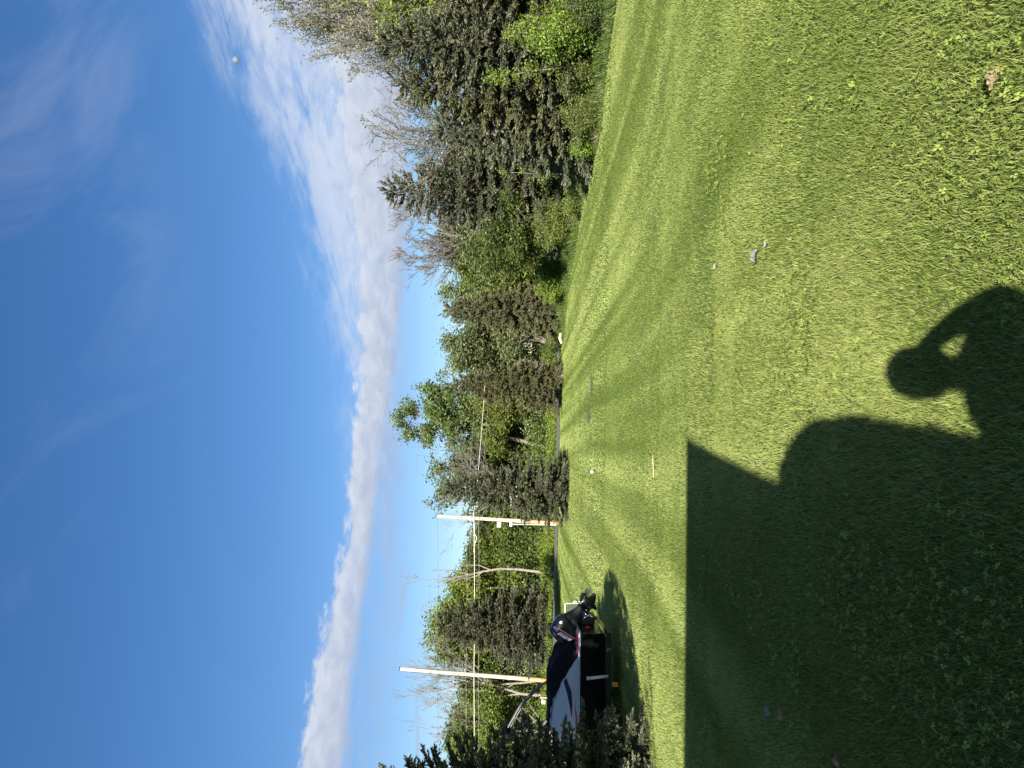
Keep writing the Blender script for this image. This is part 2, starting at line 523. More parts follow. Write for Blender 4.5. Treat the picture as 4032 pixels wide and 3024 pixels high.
def shoots(G, P, D, length, width, rng, petals, col, tipcol):
    """bottle-brush shoots: rings of narrow needles round each axis"""
    n = len(P)
    u, w = frames(D, rng)
    L = (length * rng.uniform(0.7, 1.25, n))[:, None]; Wd = (width * rng.uniform(0.8, 1.2, n))[:, None]
    c = col * rng.uniform(0.7, 1.25, (n, 1))
    ct = tipcol * rng.uniform(0.75, 1.25, (n, 1))
    for j in range(petals):
        a = 2 * math.pi * (j * 0.381966); f = (j + 0.3) / petals
        o = u * math.cos(a) + w * math.sin(a); s = np.cross(D, o)
        b = P + D * L * (f * 0.75)
        tip = b + D * L * 0.42 + o * Wd * (1.0 - 0.45 * f)
        V = np.stack((b - s * Wd * 0.42, b + s * Wd * 0.42, tip), 1).reshape(-1, 3)
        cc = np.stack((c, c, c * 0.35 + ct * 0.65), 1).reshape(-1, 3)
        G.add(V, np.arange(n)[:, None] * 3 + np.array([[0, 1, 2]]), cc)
    # the leading tip
    b = P + D * L * 0.7; V = np.stack((b - u * Wd * 0.4, b + u * Wd * 0.4, P + D * L * 1.15), 1).reshape(-1, 3)
    G.add(V, np.arange(n)[:, None] * 3 + np.array([[0, 1, 2]]), np.stack((c, c, ct), 1).reshape(-1, 3))

SPRUCE_BLUE = (np.array((0.066, 0.080, 0.048)), np.array((0.310, 0.330, 0.210)))
SPRUCE_OLIVE = (np.array((0.072, 0.080, 0.038)), np.array((0.290, 0.290, 0.150)))
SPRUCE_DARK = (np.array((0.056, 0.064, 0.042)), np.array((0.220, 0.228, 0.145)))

def spruce_meshes(seed, H, Rb, z0, whorl, per, s_len, s_wid, tw_step, sh_step, petals, cols, droop=0.22, bare=0.0, power=0.85, brown=0.10, jit=0.35, tw_ang=(32, 68), tw_len=0.42, spread=0.38):
    rng = np.random.RandomState(seed)
    wood = Geo(); fol = Geo()
    wood.tube([(0, 0, -0.1), (0.02, 0, H * 0.3), (0, 0.02, H * 0.65), (0, 0, H)], [0.026 * H, 0.020 * H, 0.010 * H, 0.003], 9)
    nw = int((H - z0) / whorl)
    TP, TD, TL, TT = [], [], [], []
    for i in range(nw):
        f = i / nw
        pr = Rb * ((1 - f) ** power) * (0.80 + 0.20 * min(1, f / 0.15)) + 0.06
        nb = max(4, int(round(per * (0.45 + 0.55 * (1 - f)))))
        a0 = rng.uniform(0, 6.28)
        for b in range(nb):
            if rng.rand() < bare * (1 - f): continue
            h = z0 + (H - z0) * f + rng.normal(0, whorl * jit)
            az = a0 + 2 * math.pi * (b + rng.uniform(-0.3, 0.3)) / nb
            L = pr * rng.uniform(0.72, 1.15)
            e0 = math.tan(R(-8 + 50 * f ** 1.4 + rng.normal(0, 5)))
            t = np.linspace(0, 1, 6)
            zc = L * (e0 * t - droop * 1.6 * t ** 2 + droop * 1.25 * t ** 3.2)
            wob = rng.normal(0, 0.05) * L * t ** 2
            pts = np.stack((np.cos(az) * L * t - np.sin(az) * wob, np.sin(az) * L * t + np.cos(az) * wob, h + zc), 1)
            wood.tube(pts[::2] if L < 0.8 else pts, np.linspace(0.008 + 0.009 * L, 0.003, 3 if L < 0.8 else 6), 4, cap=False)
            tt = 0.22
            side = 1
            while tt < 1.0:
                p = np.array([np.interp(tt, t, pts[:, k]) for k in range(3)])
                p2 = np.array([np.interp(min(1, tt + 0.1), t, pts[:, k]) for k in range(3)]); p1 = np.array([np.interp(tt - 0.1, t, pts[:, k]) for k in range(3)])
                tg = (p2 - p1) / (np.linalg.norm(p2 - p1) + 1e-9)
                ang = side * R(rng.uniform(*tw_ang))
                ca, sa = math.cos(ang), math.sin(ang)
                d = np.array((tg[0] * ca - tg[1] * sa, tg[0] * sa + tg[1] * ca, tg[2] * 0.6 + rng.uniform(-0.28, 0.12)))
                d /= np.linalg.norm(d)
                tl = (tw_len * L * (1 - tt) * rng.uniform(0.7, 1.2) + s_len * 1.1)
                TP.append(p); TD.append(d); TL.append(tl); TT.append(tt)
                side = -side
                tt += tw_step / L * rng.uniform(0.7, 1.3)
            TP.append(pts[-2]); TD.append((pts[-1] - pts[-3]) / np.linalg.norm(pts[-1] - pts[-3])); TL.append(np.linalg.norm(pts[-1] - pts[-2]) + s_len * 0.6); TT.append(1.0)
    # leader
    TP.append(np.array((0, 0, H - 0.35))); TD.append(np.array((0, 0, 1.0))); TL.append(0.38); TT.append(1.0)
    TP, TD, TL, TT = map(np.array, (TP, TD, TL, TT))
    cnt = np.maximum(2, np.ceil(TL / sh_step)).astype(int)
    idx = np.repeat(np.arange(len(TP)), cnt)
    k = np.concatenate([np.arange(c) for c in cnt]); fr = (k + 0.4) / np.repeat(cnt, cnt)
    P = TP[idx] + TD[idx] * (TL[idx] * fr)[:, None] * 0.95
    D = norm(TD[idx] + rng.normal(0, spread, P.shape) * (fr < 0.93)[:, None] + np.array((0, 0, 0.08)))
    out = norm(P * np.array((1, 1, 0)) + 1e-6)
    c0, c1 = cols
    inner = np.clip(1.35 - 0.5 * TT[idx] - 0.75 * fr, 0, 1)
    young = (0.55 + 0.45 * np.clip(0.75 * TT[idx] + 0.45 * fr, 0, 1))[:, None]    # paler new growth, heightened to paint bright tips against dark gaps
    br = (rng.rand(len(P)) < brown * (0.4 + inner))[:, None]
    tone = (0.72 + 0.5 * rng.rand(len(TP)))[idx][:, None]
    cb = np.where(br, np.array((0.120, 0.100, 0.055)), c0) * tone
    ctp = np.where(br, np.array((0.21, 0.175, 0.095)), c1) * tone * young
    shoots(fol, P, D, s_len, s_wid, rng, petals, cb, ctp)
    return wood.mesh('spruce_wood', True), fol.mesh('spruce_foliage')

def spruce(name, label, meshes, loc, sc=1.0, rz=0.0, scz=None, bark=None, group=None, lean=(0, 0)):
    w, f = meshes
    t = thing(name, label, 'tree', loc, rz, group)
    t.scale = (sc, sc, scz or sc)
    t.rotation_euler = (lean[0], lean[1], rz)
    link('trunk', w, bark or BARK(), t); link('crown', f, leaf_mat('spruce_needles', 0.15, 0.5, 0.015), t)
    return t

def decid_skeleton(seed, H, r0, levels, kids, spread, decay, trunk=None, upward=0.25, wob=0.10, min_r=0.006, first=0.35, sides=(8, 6, 5, 4, 3, 3, 3)):
    rng = np.random.RandomState(seed)
    wood = Geo(); anchors = []
    def grow(p, d, L, r, lev, pts=None):
        n = 7 if lev == 0 else (5 if lev < 3 else 4)
        if pts is None:
            pts = [np.array(p, float)]; dd = np.array(d, float)
            for i in range(n - 1):
                dd = dd + rng.normal(0, wob, 3) + np.array((0, 0, upward * 0.25)); dd /= np.linalg.norm(dd)
                pts.append(pts[-1] + dd * L / (n - 1))
        pts = np.array(pts); n = len(pts)
        end = 0.30 if lev < levels else 0.4
        rad = np.maximum(min_r, r * np.linspace(1, end, n))
        wood.tube(pts, rad, sides[min(lev, 6)], cap=False)
        if lev >= levels - 1:
            for q in pts[1:]: anchors.append((q, lev))
        if lev < levels:
            kk = kids[min(lev, len(kids) - 1)]
            for c in range(kk):
                t = first + (1 - first) * (c + rng.uniform(0.3, 1.0)) / kk if lev == 0 else rng.uniform(0.3, 1.0)
                if c == kk - 1: t = 1.0
                x = t * (n - 1); i = min(int(x), n - 2)
                q = pts[i] + (pts[i + 1] - pts[i]) * (x - i)
                ax = pts[i + 1] - pts[i]; ax /= np.linalg.norm(ax)
                u = np.cross(ax, rng.normal(0, 1, 3)); u /= np.linalg.norm(u)
                a = R(rng.uniform(*spread)) * (0.5 if c == kk - 1 else 1)
                nd = ax * math.cos(a) + u * math.sin(a)
                nd[2] += upward * 0.35; nd /= np.linalg.norm(nd)
                grow(q, nd, L * decay * rng.uniform(0.75, 1.2) * (1.15 - 0.35 * t if lev == 0 else 1), max(min_r, np.interp(t, np.linspace(0, 1, n), rad) * 0.72), lev + 1)
    if trunk is not None:
        grow(None, None, H, r0, 0, trunk)
    else:
        grow((0, 0, -0.1), (0, 0, 1), H, r0, 0)
    return wood, np.array([a for a, l in anchors]), rng

def leaf_quads(G, P, size, rng, c, spread, aspect=0.55, flat=0.0, outward=None):
    n = len(P)
    P = P + rng.normal(0, 1, P.shape) * spread
    D = norm(rng.normal(0, 1, (n, 3)) * np.array((1, 1, 0.8)) + np.array((0, 0, -0.25)))
    u, w = frames(D, rng)
    s = (size * rng.uniform(0.6, 1.3, n))[:, None]
    a = P - D * s * 0.5; b = P + D * s * 0.5
    V = np.stack((a, P + u * s * aspect * 0.5 + w * s * 0.10, b, P - u * s * aspect * 0.5 + w * s * 0.10), 1).reshape(-1, 3)
    G.add(V, np.arange(n)[:, None] * 4 + np.array([[0, 1, 2, 3]]), np.repeat(c, 4, 0))

def leafy(skel, per, size, spread, col, col2, clump=0.3):
    wood, A, rng = skel
    G = Geo()
    idx = np.repeat(np.arange(len(A)), per)
    tone = np.clip(rng.normal(1, clump, len(A)), 0.45, 1.7)[idx][:, None]
    mixf = np.clip(rng.beta(1.6, 1.6, len(A))[idx] + rng.normal(0, 0.15, len(idx)), 0, 1)[:, None]
    c = (np.array(col) * (1 - mixf) + np.array(col2) * mixf) * tone * rng.uniform(0.8, 1.2, (len(idx), 1))
    leaf_quads(G, A[idx], size, rng, c, spread)
    return wood.mesh('tree_wood', True), G.mesh('tree_leaves')

LEAF = lambda: leaf_mat('broad_leaves', 0.34, 0.5, 0.022)

def tree(name, label, meshes, loc, sc=1.0, rz=0.0, scz=None, bark=None, group=None, cat='tree', wood_name='trunk'):
    w, f = meshes
    t = thing(name, label, cat, loc, rz, group)
    t.scale = (sc, sc, scz or sc)
    link(wood_name, w, bark or BARK_GREY(), t)
    if f is not None: link('crown' if cat == 'tree' else 'foliage', f, LEAF(), t)
    return t

def stand(u, Y):
    """point on the ground at viewing column u, distance Y"""
    p = at(u, 2100, Y)
    return Vector((p.x, Y, float(gz(p.x, Y))))

def height_to(u, v, Y):
    p = at(u, v, Y)
    return p.z - float(gz(p.x, Y))

# ------------------------------------------------------------------ spruces
def build_spruces():
    near = spruce_meshes(1, 5.1, 1.75, 0.12, 0.15, 13, 0.110, 0.042, 0.080, 0.048, 8, SPRUCE_BLUE, droop=0.12, power=0.62, brown=0.03)
    p = stand(-150, 13.0)
    spruce('spruce_tree', 'large blue-green spruce partly hiding the bow of the boat', near, p, 1.0)
    midA = spruce_meshes(2, 7.0, 2.0, 0.22, 0.34, 15, 0.21, 0.066, 0.12, 0.085, 6, SPRUCE_BLUE, droop=0.16, power=0.80, brown=0.06, jit=0.16, tw_ang=(22, 50), tw_len=0.34, spread=0.26)
    midB = spruce_meshes(3, 7.0, 2.1, 0.9, 0.33, 14, 0.22, 0.068, 0.12, 0.088, 6, SPRUCE_OLIVE, droop=0.32, bare=0.10, power=0.75, brown=0.07, jit=0.25, tw_ang=(22, 52), tw_len=0.34, spread=0.30)
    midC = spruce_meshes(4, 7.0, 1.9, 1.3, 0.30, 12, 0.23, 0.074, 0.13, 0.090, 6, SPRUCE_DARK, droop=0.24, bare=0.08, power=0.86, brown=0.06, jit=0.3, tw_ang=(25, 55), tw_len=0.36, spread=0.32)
    def put(u, Y, vtop, wpx, label, ms, rz, native_r, bark=None, lean=(0, 0)):
        b = stand(u, Y); h = height_to(u, vtop, Y)
        rad = wpx / F_PX * Y
        return spruce('spruce_tree', label, ms, b, rad / native_r, rz, h / 7.0, bark, 'spruces around the lawn', lean)
    put(1092, 40.5, 1751, 150, 'full conical spruce standing alone on the lawn beside the far utility pole', midA, 0.4, 2.0)
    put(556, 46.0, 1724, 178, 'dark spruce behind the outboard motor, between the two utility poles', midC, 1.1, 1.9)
    t2 = put(1505, 49.0, 1790, 118, 'ragged spruce with a bent bare lower trunk at the lawn edge', midB, 2.0, 2.1)
    t1 = put(1798, 49.8, 1752, 120, 'olive spruce with a sunlit lower trunk left of the bright green shrub', midB, 3.9, 2.1)
    put(2268, 38.5, 1520, 232, 'tall spruce on the right whose tip stands clear of the hedge', midA, 2.2, 2.0)
    put(2518, 28.8, 1715, 215, 'lower spruce filling the gap between two taller ones on the right', midA, 4.4, 2.0)
    put(2692, 27.2, 1572, 250, 'broad spruce behind the leafy saplings on the right', midB, 5.2, 2.1)
    put(2862, 25.6, 1500, 262, 'rightmost visible spruce, brown cones at its top', midA, 0.9, 2.0)
    put(3150, 24.0, 1640, 260, 'spruce cut off by the right end of the view', midB, 1.7, 2.1)
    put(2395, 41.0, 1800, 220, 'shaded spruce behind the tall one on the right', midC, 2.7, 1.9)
    def lower_trunk(t, px, Y, rads):
        g = Geo(); g.tube([tuple(at(u, v, Y)) for u, v in px], rads, 9)
        o = part('lower_trunk', g, BARK_PALE(), t, smooth=True)
        bpy.context.view_layer.update(); o.matrix_parent_inverse = t.matrix_world.inverted()
    lower_trunk(t2, ((1548, 2226), (1540, 2214), (1524, 2203), (1514, 2185), (1512, 2150), (1512, 2090), (1508, 2040)), 48.7, [0.26, 0.24, 0.21, 0.19, 0.17, 0.13, 0.09])
    lower_trunk(t1, ((1792, 2238), (1790, 2200), (1793, 2150), (1797, 2080)), 48.9, [0.17, 0.15, 0.13, 0.10])  # sunlight on this trunk is painted in by bark paler than the rest
build_spruces()

# ------------------------------------------------------------------ broadleaf trees
GREEN = ((0.105, 0.150, 0.028), (0.165, 0.205, 0.040))
YGREEN = ((0.135, 0.185, 0.030), (0.190, 0.230, 0.038))
DGREEN = ((0.060, 0.095, 0.022), (0.105, 0.140, 0.032))
BRIGHT = ((0.135, 0.225, 0.028), (0.200, 0.275, 0.036))
GREY_GREEN = ((0.110, 0.150, 0.060), (0.165, 0.195, 0.085))

def build_woods():
    kinds = []
    pal = [GREEN, YGREEN, DGREEN, GREEN, GREY_GREEN]
    for i in range(5):
        sk = decid_skeleton(40 + i, 7.0, 0.16, 3, (9, 5, 4), (28, 62), 0.46, upward=0.3, wob=0.10, min_r=0.018, first=0.12)
        kinds.append(leafy(sk, 24, 0.23, 0.34, *pal[i], clump=0.28))
    # measure native height
    def top(ms): return max(v.co.z for v in ms[1].vertices)
    tops = [top(k) for k in kinds]
    rng = random.Random(5)
    def put(u, Y, vtop, k, label, wide=1.0, bark=None, group='woodland trees beyond the road'):
        b = stand(u, Y); h = height_to(u, vtop, Y); s = h / tops[k]
        t = tree('broadleaf_tree', label, kinds[k], b, s * wide, rng.uniform(0, 6.28), s, bark, group)
        return t
    front = [
        (60, 64, 1740, 4, 'grey-green tree in the woods behind the near spruce'),
        (190, 62, 1770, 0, 'green woodland tree under the pale forked trunk'),
        (310, 66, 1735, 2, 'dark leafy tree left of the nearest utility pole'),
        (430, 63, 1700, 0, 'leafy tree rising just right of the nearest utility pole'),
        (530, 68, 1690, 3, 'green tree peeping out left of the dark spruce tip'),
        (640, 66, 1640, 1, 'bright yellow-green maple, tallest crown in the left woods'),
        (715, 64, 1700, 1, 'yellow-green tree beside the single white bare trunk'),
        (800, 68, 1790, 0, 'rounded green tree right of the white bare trunk'),
        (890, 66, 1830, 3, 'low green tree left of the pole with boxes'),
        (985, 70, 1800, 2, 'dark tree behind the pole with boxes'),
        (1225, 72, 1830, 0, 'dense low tree under the tall leafy crown'),
        (1340, 68, 1870, 2, 'dark bushy tree under the curved trunk'),
        (1440, 66, 1790, 0, 'green tree behind the ragged spruce'),
        (1585, 62, 1730, 0, 'leafy tree right of the ragged spruce'),
        (1668, 58, 1712, 4, 'airy pale green tree between the two ragged spruces'),
        (1850, 60, 1705, 4, 'pale leafy tree top behind the olive spruce'),
        (1985, 56, 1712, 0, 'tall thin-leaved tree behind the olive thicket'),
        (2110, 52, 1690, 4, 'pale tree under the fan of bare twigs'),
    ]
    for a in front:
        put(*a, wide=1.45)
    for i, u in enumerate(range(-60, 2300, 118)):
        put(u + rng.uniform(-30, 30), rng.uniform(76, 88), rng.uniform(1790, 1880), i % 5, 'green tree deep in the woods behind the front row', 1.3, None, 'deep woodland trees')
    for i, u in enumerate(range(2200, 3300, 130)):
        put(u + rng.uniform(-30, 30), rng.uniform(38, 46), rng.uniform(1640, 1820), (i * 2 + 2) % 5, 'leafy tree in the shade behind the right-hand spruces', 1.3, None, 'trees behind the right spruces')
    # thicket beside the bright shrub
    put(2010, 52, 1755, 0, 'dense olive-green thicket tree between the tall spruce and the olive spruce', 1.35, None, 'hedge row trees')
    put(1920, 54, 1780, 2, 'darker thicket tree behind the bright green shrub', 1.3, None, 'hedge row trees')
    put(2105, 53, 1735, 3, 'green thicket tree pressed against the tall spruce', 1.2, None, 'hedge row trees')

    # the big open tree with a curved trunk
    b = stand(1262, 66)
    curve_px = [(1262, 2215), (1264, 2160), (1277, 2100), (1305, 1990), (1352, 1910), (1395, 1850), (1415, 1780), (1405, 1700)]
    pts = [np.array(at(u, v, 66 + i * 0.15)) - np.array(b) for i, (u, v) in enumerate(curve_px)]
    pts[0][2] = -0.1
    sk = decid_skeleton(77, 3.9, 0.24, 4, (12, 5, 4, 3), (30, 80), 0.62, trunk=pts, upward=0.16, wob=0.12, min_r=0.02, first=0.40)
    tree('broadleaf_tree', 'tall open leafy tree with a curved trunk beyond the road', leafy(sk, 5, 0.30, 0.24, (0.085, 0.140, 0.036), (0.130, 0.175, 0.046), 0.25), b)
    b = stand(1165, 68)
    sk = decid_skeleton(78, 6.5, 0.20, 4, (8, 5, 4, 3), (25, 60), 0.55, upward=0.25, wob=0.12, min_r=0.02, first=0.35)
    tree('broadleaf_tree', 'thin leafy tree whose crown shows above the lone spruce', leafy(sk, 3, 0.30, 0.24, (0.085, 0.140, 0.036), (0.130, 0.175, 0.046), 0.25), b, 1.06)

    # tall feathery tree at the far right
    b = stand(2985, 33)
    sk = decid_skeleton(79, 8.0, 0.20, 4, (12, 6, 5, 4), (18, 42), 0.52, upward=0.55, wob=0.07, min_r=0.010, first=0.25)
    tree('broadleaf_tree', 'tall feathery tree with sparse new leaves at the far right', leafy(sk, 2, 0.11, 0.12, (0.15, 0.155, 0.085), (0.20, 0.20, 0.12), 0.2), b, 1.12, 0.6)
    b = stand(2830, 35)
    sk = decid_skeleton(80, 7.4, 0.17, 4, (11, 6, 4, 4), (18, 42), 0.50, upward=0.55, wob=0.07, min_r=0.010, first=0.25)
    tree('broadleaf_tree', 'feathery half-leafed tree left of the tallest one on the right', leafy(sk, 2, 0.10, 0.12, (0.14, 0.15, 0.085), (0.19, 0.195, 0.12), 0.2), b, 1.0, 2.0)
    b = stand(2990, 28)
    sk = decid_skeleton(81, 6.0, 0.13, 3, (11, 6, 4), (25, 55), 0.46, upward=0.4, wob=0.08, min_r=0.012, first=0.2)
    tree('broadleaf_tree', 'yellow-green leafy tree under the feathery crown', leafy(sk, 8, 0.14, 0.18, *YGREEN, 0.25), b, 1.05, 1.0)

def build_bare():
    def bare(u, Y, vtop, seed, label, bark, r0=0.11, kids=(9, 5, 4, 4, 3), lev=4, spread=(22, 50), decay=0.5, first=0.4, up=0.35, leaf=0, native=6.6, min_r=0.010, rz=0.0, width=1.0):
        sk = decid_skeleton(seed, native, r0, lev, kids, spread, decay, upward=up, wob=0.11, min_r=min_r, first=first)
        w = sk[0]
        top = max(v[:, 2].max() for v in w.v)
        s = height_to(u, vtop, Y) / top
        if leaf:
            ms = leafy(sk, leaf, 0.10, 0.07, (0.12, 0.14, 0.07), (0.17, 0.18, 0.10), 0.2)
        else:
            ms = (w.mesh('tree_wood', True), None)
        tree('bare_tree', label, ms, stand(u, Y), s * width, rz, s, bark, 'leafless trees')
    bare(1010, 63, 1585, 101, 'dark leafless tree spreading behind the pole with boxes', BARK_GREY(), 0.16, (9, 5, 4, 3), 4, (30, 65), 0.55, 0.45, 0.15, min_r=0.009)
    bare(762, 61, 1578, 102, 'single white bare trunk right of the maple', BARK_PALE(), 0.10, (7, 4, 4, 3), 4, (20, 40), 0.30, 0.55, 0.5, min_r=0.008)
    bare(352, 61, 1545, 103, 'leafless tree just left of the nearest utility pole', BARK_PALE(), 0.11, (10, 5, 4, 4), 4, (20, 45), 0.48, 0.35, 0.4, min_r=0.008)
    bare(292, 60.5, 1540, 104, 'pale forked leafless trunk above the boat canopy frame', BARK_PALE(), 0.13, (9, 5, 4, 4), 4, (18, 42), 0.50, 0.30, 0.4, min_r=0.008)
    bare(150, 61, 1545, 105, 'leafless tree rising behind the near spruce', BARK_PALE(), 0.10, (9, 5, 4, 4), 4, (20, 45), 0.48, 0.40, 0.4, min_r=0.008)
    bare(480, 62, 1690, 106, 'slim pale dead stem right of the nearest utility pole', BARK_PALE(), 0.08, (6, 3, 3), 3, (18, 40), 0.40, 0.40, 0.4, min_r=0.008)
    bare(2085, 53, 1545, 107, 'fan-shaped leafless tree left of the tall spruce tip', BARK_GREY(), 0.13, (12, 6, 5, 4), 4, (18, 40), 0.48, 0.35, 0.35, min_r=0.009, width=1.7)
    bare(2425, 38, 1420, 108, 'gnarled leafless tree right of the tall spruce tip', BARK_GREY(), 0.16, (9, 5, 5, 4), 4, (30, 65), 0.58, 0.45, 0.10, leaf=1, min_r=0.011, rz=2.2, width=1.35)
    bare(2590, 37, 1345, 109, 'second gnarled leafless tree, taller, left of the feathery trees', BARK_GREY(), 0.16, (9, 5, 5, 4), 4, (22, 55), 0.52, 0.50, 0.25, leaf=1, min_r=0.011, rz=0.5, width=1.25)

build_woods()
build_bare()

# ------------------------------------------------------------------ shrubs, saplings, undergrowth
def shrub_meshes(seed, H, Wd, nstem, per, size, col, col2, spread=0.10, clump=0.25):
    rng = np.random.RandomState(seed)
    wood = Geo(); A = []
    for i in range(nstem):
        a = rng.uniform(0, 6.28); rr = Wd * math.sqrt(rng.rand()); hh = H * rng.uniform(0.55, 1.0) * (1 - 0.45 * (rr / Wd) ** 2)
        b = np.array((math.cos(a) * rr * 0.25, math.sin(a) * rr * 0.25, -0.05)); e = np.array((math.cos(a) * rr, math.sin(a) * rr, hh))
        t = np.linspace(0, 1, 6)[:, None]
        pts = b + (e - b) * np.concatenate((t ** 1.3, t ** 1.3, t ** 0.8), 1) + rng.normal(0, 0.03 * H, (6, 3)) * t
        wood.tube(pts, np.linspace(0.016, 0.004, 6), 4, cap=False)
        for k in range(9):
            f = rng.uniform(0.18, 1.0) * 5; j = min(int(f), 4)
            q = pts[j] + (pts[j + 1] - pts[j]) * (f - j)
            d = norm(rng.normal(0, 1, 3) * np.array((1, 1, 0.5)) + np.array((0, 0, 0.25))); L = rng.uniform(0.12, 0.32) * H * 0.45
            wood.tube([q, q + d * L * 0.5, q + d * L], [0.005, 0.004, 0.002], 3, cap=False)
            A += [q + d * L * s for s in (0.35, 0.7, 1.0)]
    A = np.array(A); A[:, 2] = np.maximum(A[:, 2], 0.05)
    G = Geo(); idx = np.repeat(np.arange(len(A)), per)
    tone = np.clip(rng.normal(1, clump, len(A)), 0.5, 1.6)[idx][:, None]
    f = np.clip(rng.rand(len(A))[idx] + rng.normal(0, 0.15, len(idx)), 0, 1)[:, None]
    c = (np.array(col) * (1 - f) + np.array(col2) * f) * tone * rng.uniform(0.8, 1.2, (len(idx), 1))
    leaf_quads(G, A[idx], size, rng, c, spread)
    return wood.mesh('shrub_wood', True), G.mesh('shrub_leaves')

def build_shrubs():
    def put(u, Y, vtop, wpx, label, seed, nstem, per, size, pal, name='shrub', rz=0.0, spread=0.10):
        h = height_to(u, vtop, Y); wd = wpx / F_PX * Y
        ms = shrub_meshes(seed, h, wd, nstem, per, size, *pal, spread=spread)
        tree(name, label, ms, stand(u, Y), 1.0, rz, None, BARK_GREY(), 'shrubs along the lawn edge', 'shrub', 'stems')
    put(1928, 44.4, 2085, 108, 'bright green rounded shrub at the lawn edge', 201, 60, 11, 0.11, BRIGHT)
    put(2140, 36.8, 2060, 112, 'dull olive rounded shrub right of the bright green one', 202, 60, 11, 0.085, GREEN)
    put(2900, 23.2, 1985, 125, 'bright large-leaved shrub at the right end of the lawn edge', 203, 46, 9, 0.10, BRIGHT, spread=0.12)
    put(2720, 24.6, 2170, 85, 'sparse leafy shrub left of the large-leaved one', 204, 22, 7, 0.075, GREEN)
    put(2580, 25.4, 2200, 90, 'low green weeds-like shrub before the broad spruce', 205, 26, 8, 0.07, GREEN)
    put(2460, 27.2, 2235, 60, 'small fresh green shrub beside dry stalks', 206, 18, 8, 0.07, BRIGHT)
    put(2230, 33.6, 2200, 75, 'low leafy bush under the tall spruce', 207, 28, 9, 0.075, GREEN)
    put(1850, 47.4, 2150, 55, 'little dark bush right of the sunlit trunk', 208, 20, 8, 0.09, DGREEN)
    put(1690, 51.6, 2120, 75, 'dark green bush between the two ragged spruces', 209, 34, 10, 0.11, DGREEN)
    put(3010, 22.0, 2200, 70, 'shaded dark bush at the far right edge', 210, 26, 9, 0.075, DGREEN)
    put(1035, 57.0 + 3.0, 2000, 40, 'green shrub wrapped round the pole with boxes', 211, 26, 9, 0.16, GREEN, spread=0.2)
    # slim saplings with bright leaves
    def sapling(u, Y, vtop, label, seed, lean, pal, bare_to=0.35):
        h = height_to(u, vtop, Y); rng = np.random.RandomState(seed)
        wood = Geo(); A = []
        t = np.linspace(0, 1, 8)
        pts = np.stack((lean * t ** 1.5 * h, 0 * t, t * h), 1) + rng.normal(0, 0.015, (8, 3)) * t[:, None]; pts[0, 2] = -0.05
        wood.tube(pts, np.linspace(0.024, 0.006, 8), 5, cap=False)
        for k in range(26):
            f = rng.uniform(bare_to, 1.0) * 7; j = min(int(f), 6); q = pts[j] + (pts[j + 1] - pts[j]) * (f - j)
            d = norm(rng.normal(0, 1, 3) * np.array((1, 1, 0.3)) + np.array((0, 0, 0.45))); L = rng.uniform(0.25, 0.7) * (1.15 - f / 7) + 0.15
            e = q + d * L + np.array((0, 0, -0.05))
            wood.tube([q, q + d * L * 0.5, e], [0.008, 0.005, 0.003], 3, cap=False)
            A += [q + (e - q) * s for s in (0.4, 0.6, 0.8, 1.0)]
        A = np.array(A); idx = np.repeat(np.arange(len(A)), 7); f = rng.rand(len(idx), 1)
        c = (np.array(pal[0]) * (1 - f) + np.array(pal[1]) * f) * rng.uniform(0.75, 1.25, (len(idx), 1))
        G = Geo(); leaf_quads(G, A[idx], 0.085, rng, c, 0.085)
        tree('sapling', label, (wood.mesh('sapling_wood', True), G.mesh('sapling_leaves')), stand(u, Y), bark=BARK_PALE(), group='saplings in front of the spruces')
    sapling(2338, 30.4, 1960, 'slim sapling with a straight pale stem before the tall spruce', 301, 0.02, BRIGHT)
    sapling(2770, 24.4, 1900, 'forked sapling with yellow-green leaves before the broad spruce', 302, -0.12, BRIGHT, 0.45)
    sapling(2880, 23.4, 1990, 'leafy sapling growing out of the large-leaved shrub', 303, 0.05, BRIGHT)

    # tufts of dry stalks
    straw = principled('dry_straw', (0.42, 0.34, 0.22), 0.85, noise=(9.0, 0.7, (0.25, 0.195, 0.12)))
    def stalks(u, Y, n, h, spread, label, seed):
        rng = np.random.RandomState(seed); g = Geo()
        for i in range(n):
            b = np.array((rng.normal(0, spread * 0.35), rng.normal(0, spread * 0.25), -0.02))
            d = norm(np.array((rng.normal(0, 0.38), rng.normal(0, 0.3), 1.0))); L = h * rng.uniform(0.4, 1.0)
            bend = np.array((rng.normal(0, 0.15), 0, -0.10)) * L
            g.tube([b, b + d * L * 0.5, b + d * L + bend], [0.0045, 0.004, 0.002], 3, cap=False)
        o = part('dry_stalks', g, straw, loc=stand(u, Y))
        tag(o, label, 'dry stalks', 'tufts of dry stalks', kind='stuff' if 'matted' in label else None)
    stalks(2402, 28.6, 75, 0.75, 0.55, 'pinkish dry stalks standing left of the small fresh shrub', 401)
    stalks(2325, 30.3, 60, 0.62, 0.45, 'dry stalks at the foot of the slim sapling', 402)
    stalks(2945, 22.5, 60, 0.95, 0.40, 'upright dry stalks under the large-leaved shrub', 403)
    stalks(2690, 24.4, 90, 0.5, 0.8, 'matted patch of dead tan grass before the broad spruce', 404)
    stalks(2062, 39.6, 70, 0.55, 0.50, 'dry tuft between the olive and the bright shrub', 405)
    stalks(2180, 35.2, 50, 0.55, 0.6, 'dry stalks under the olive rounded shrub', 406)
    stalks(1800, 48.7, 60, 0.8, 0.6, 'dry stalks beside the sunlit spruce trunk', 407)
    stalks(2520, 25.7, 60, 0.5, 0.7, 'sparse dry stalks among the low weeds', 408)

    # undergrowth: a ragged green margin along the hedge and a bright one beyond the road
    rng = np.random.RandomState(9)
    G = Geo()
    n = 60000
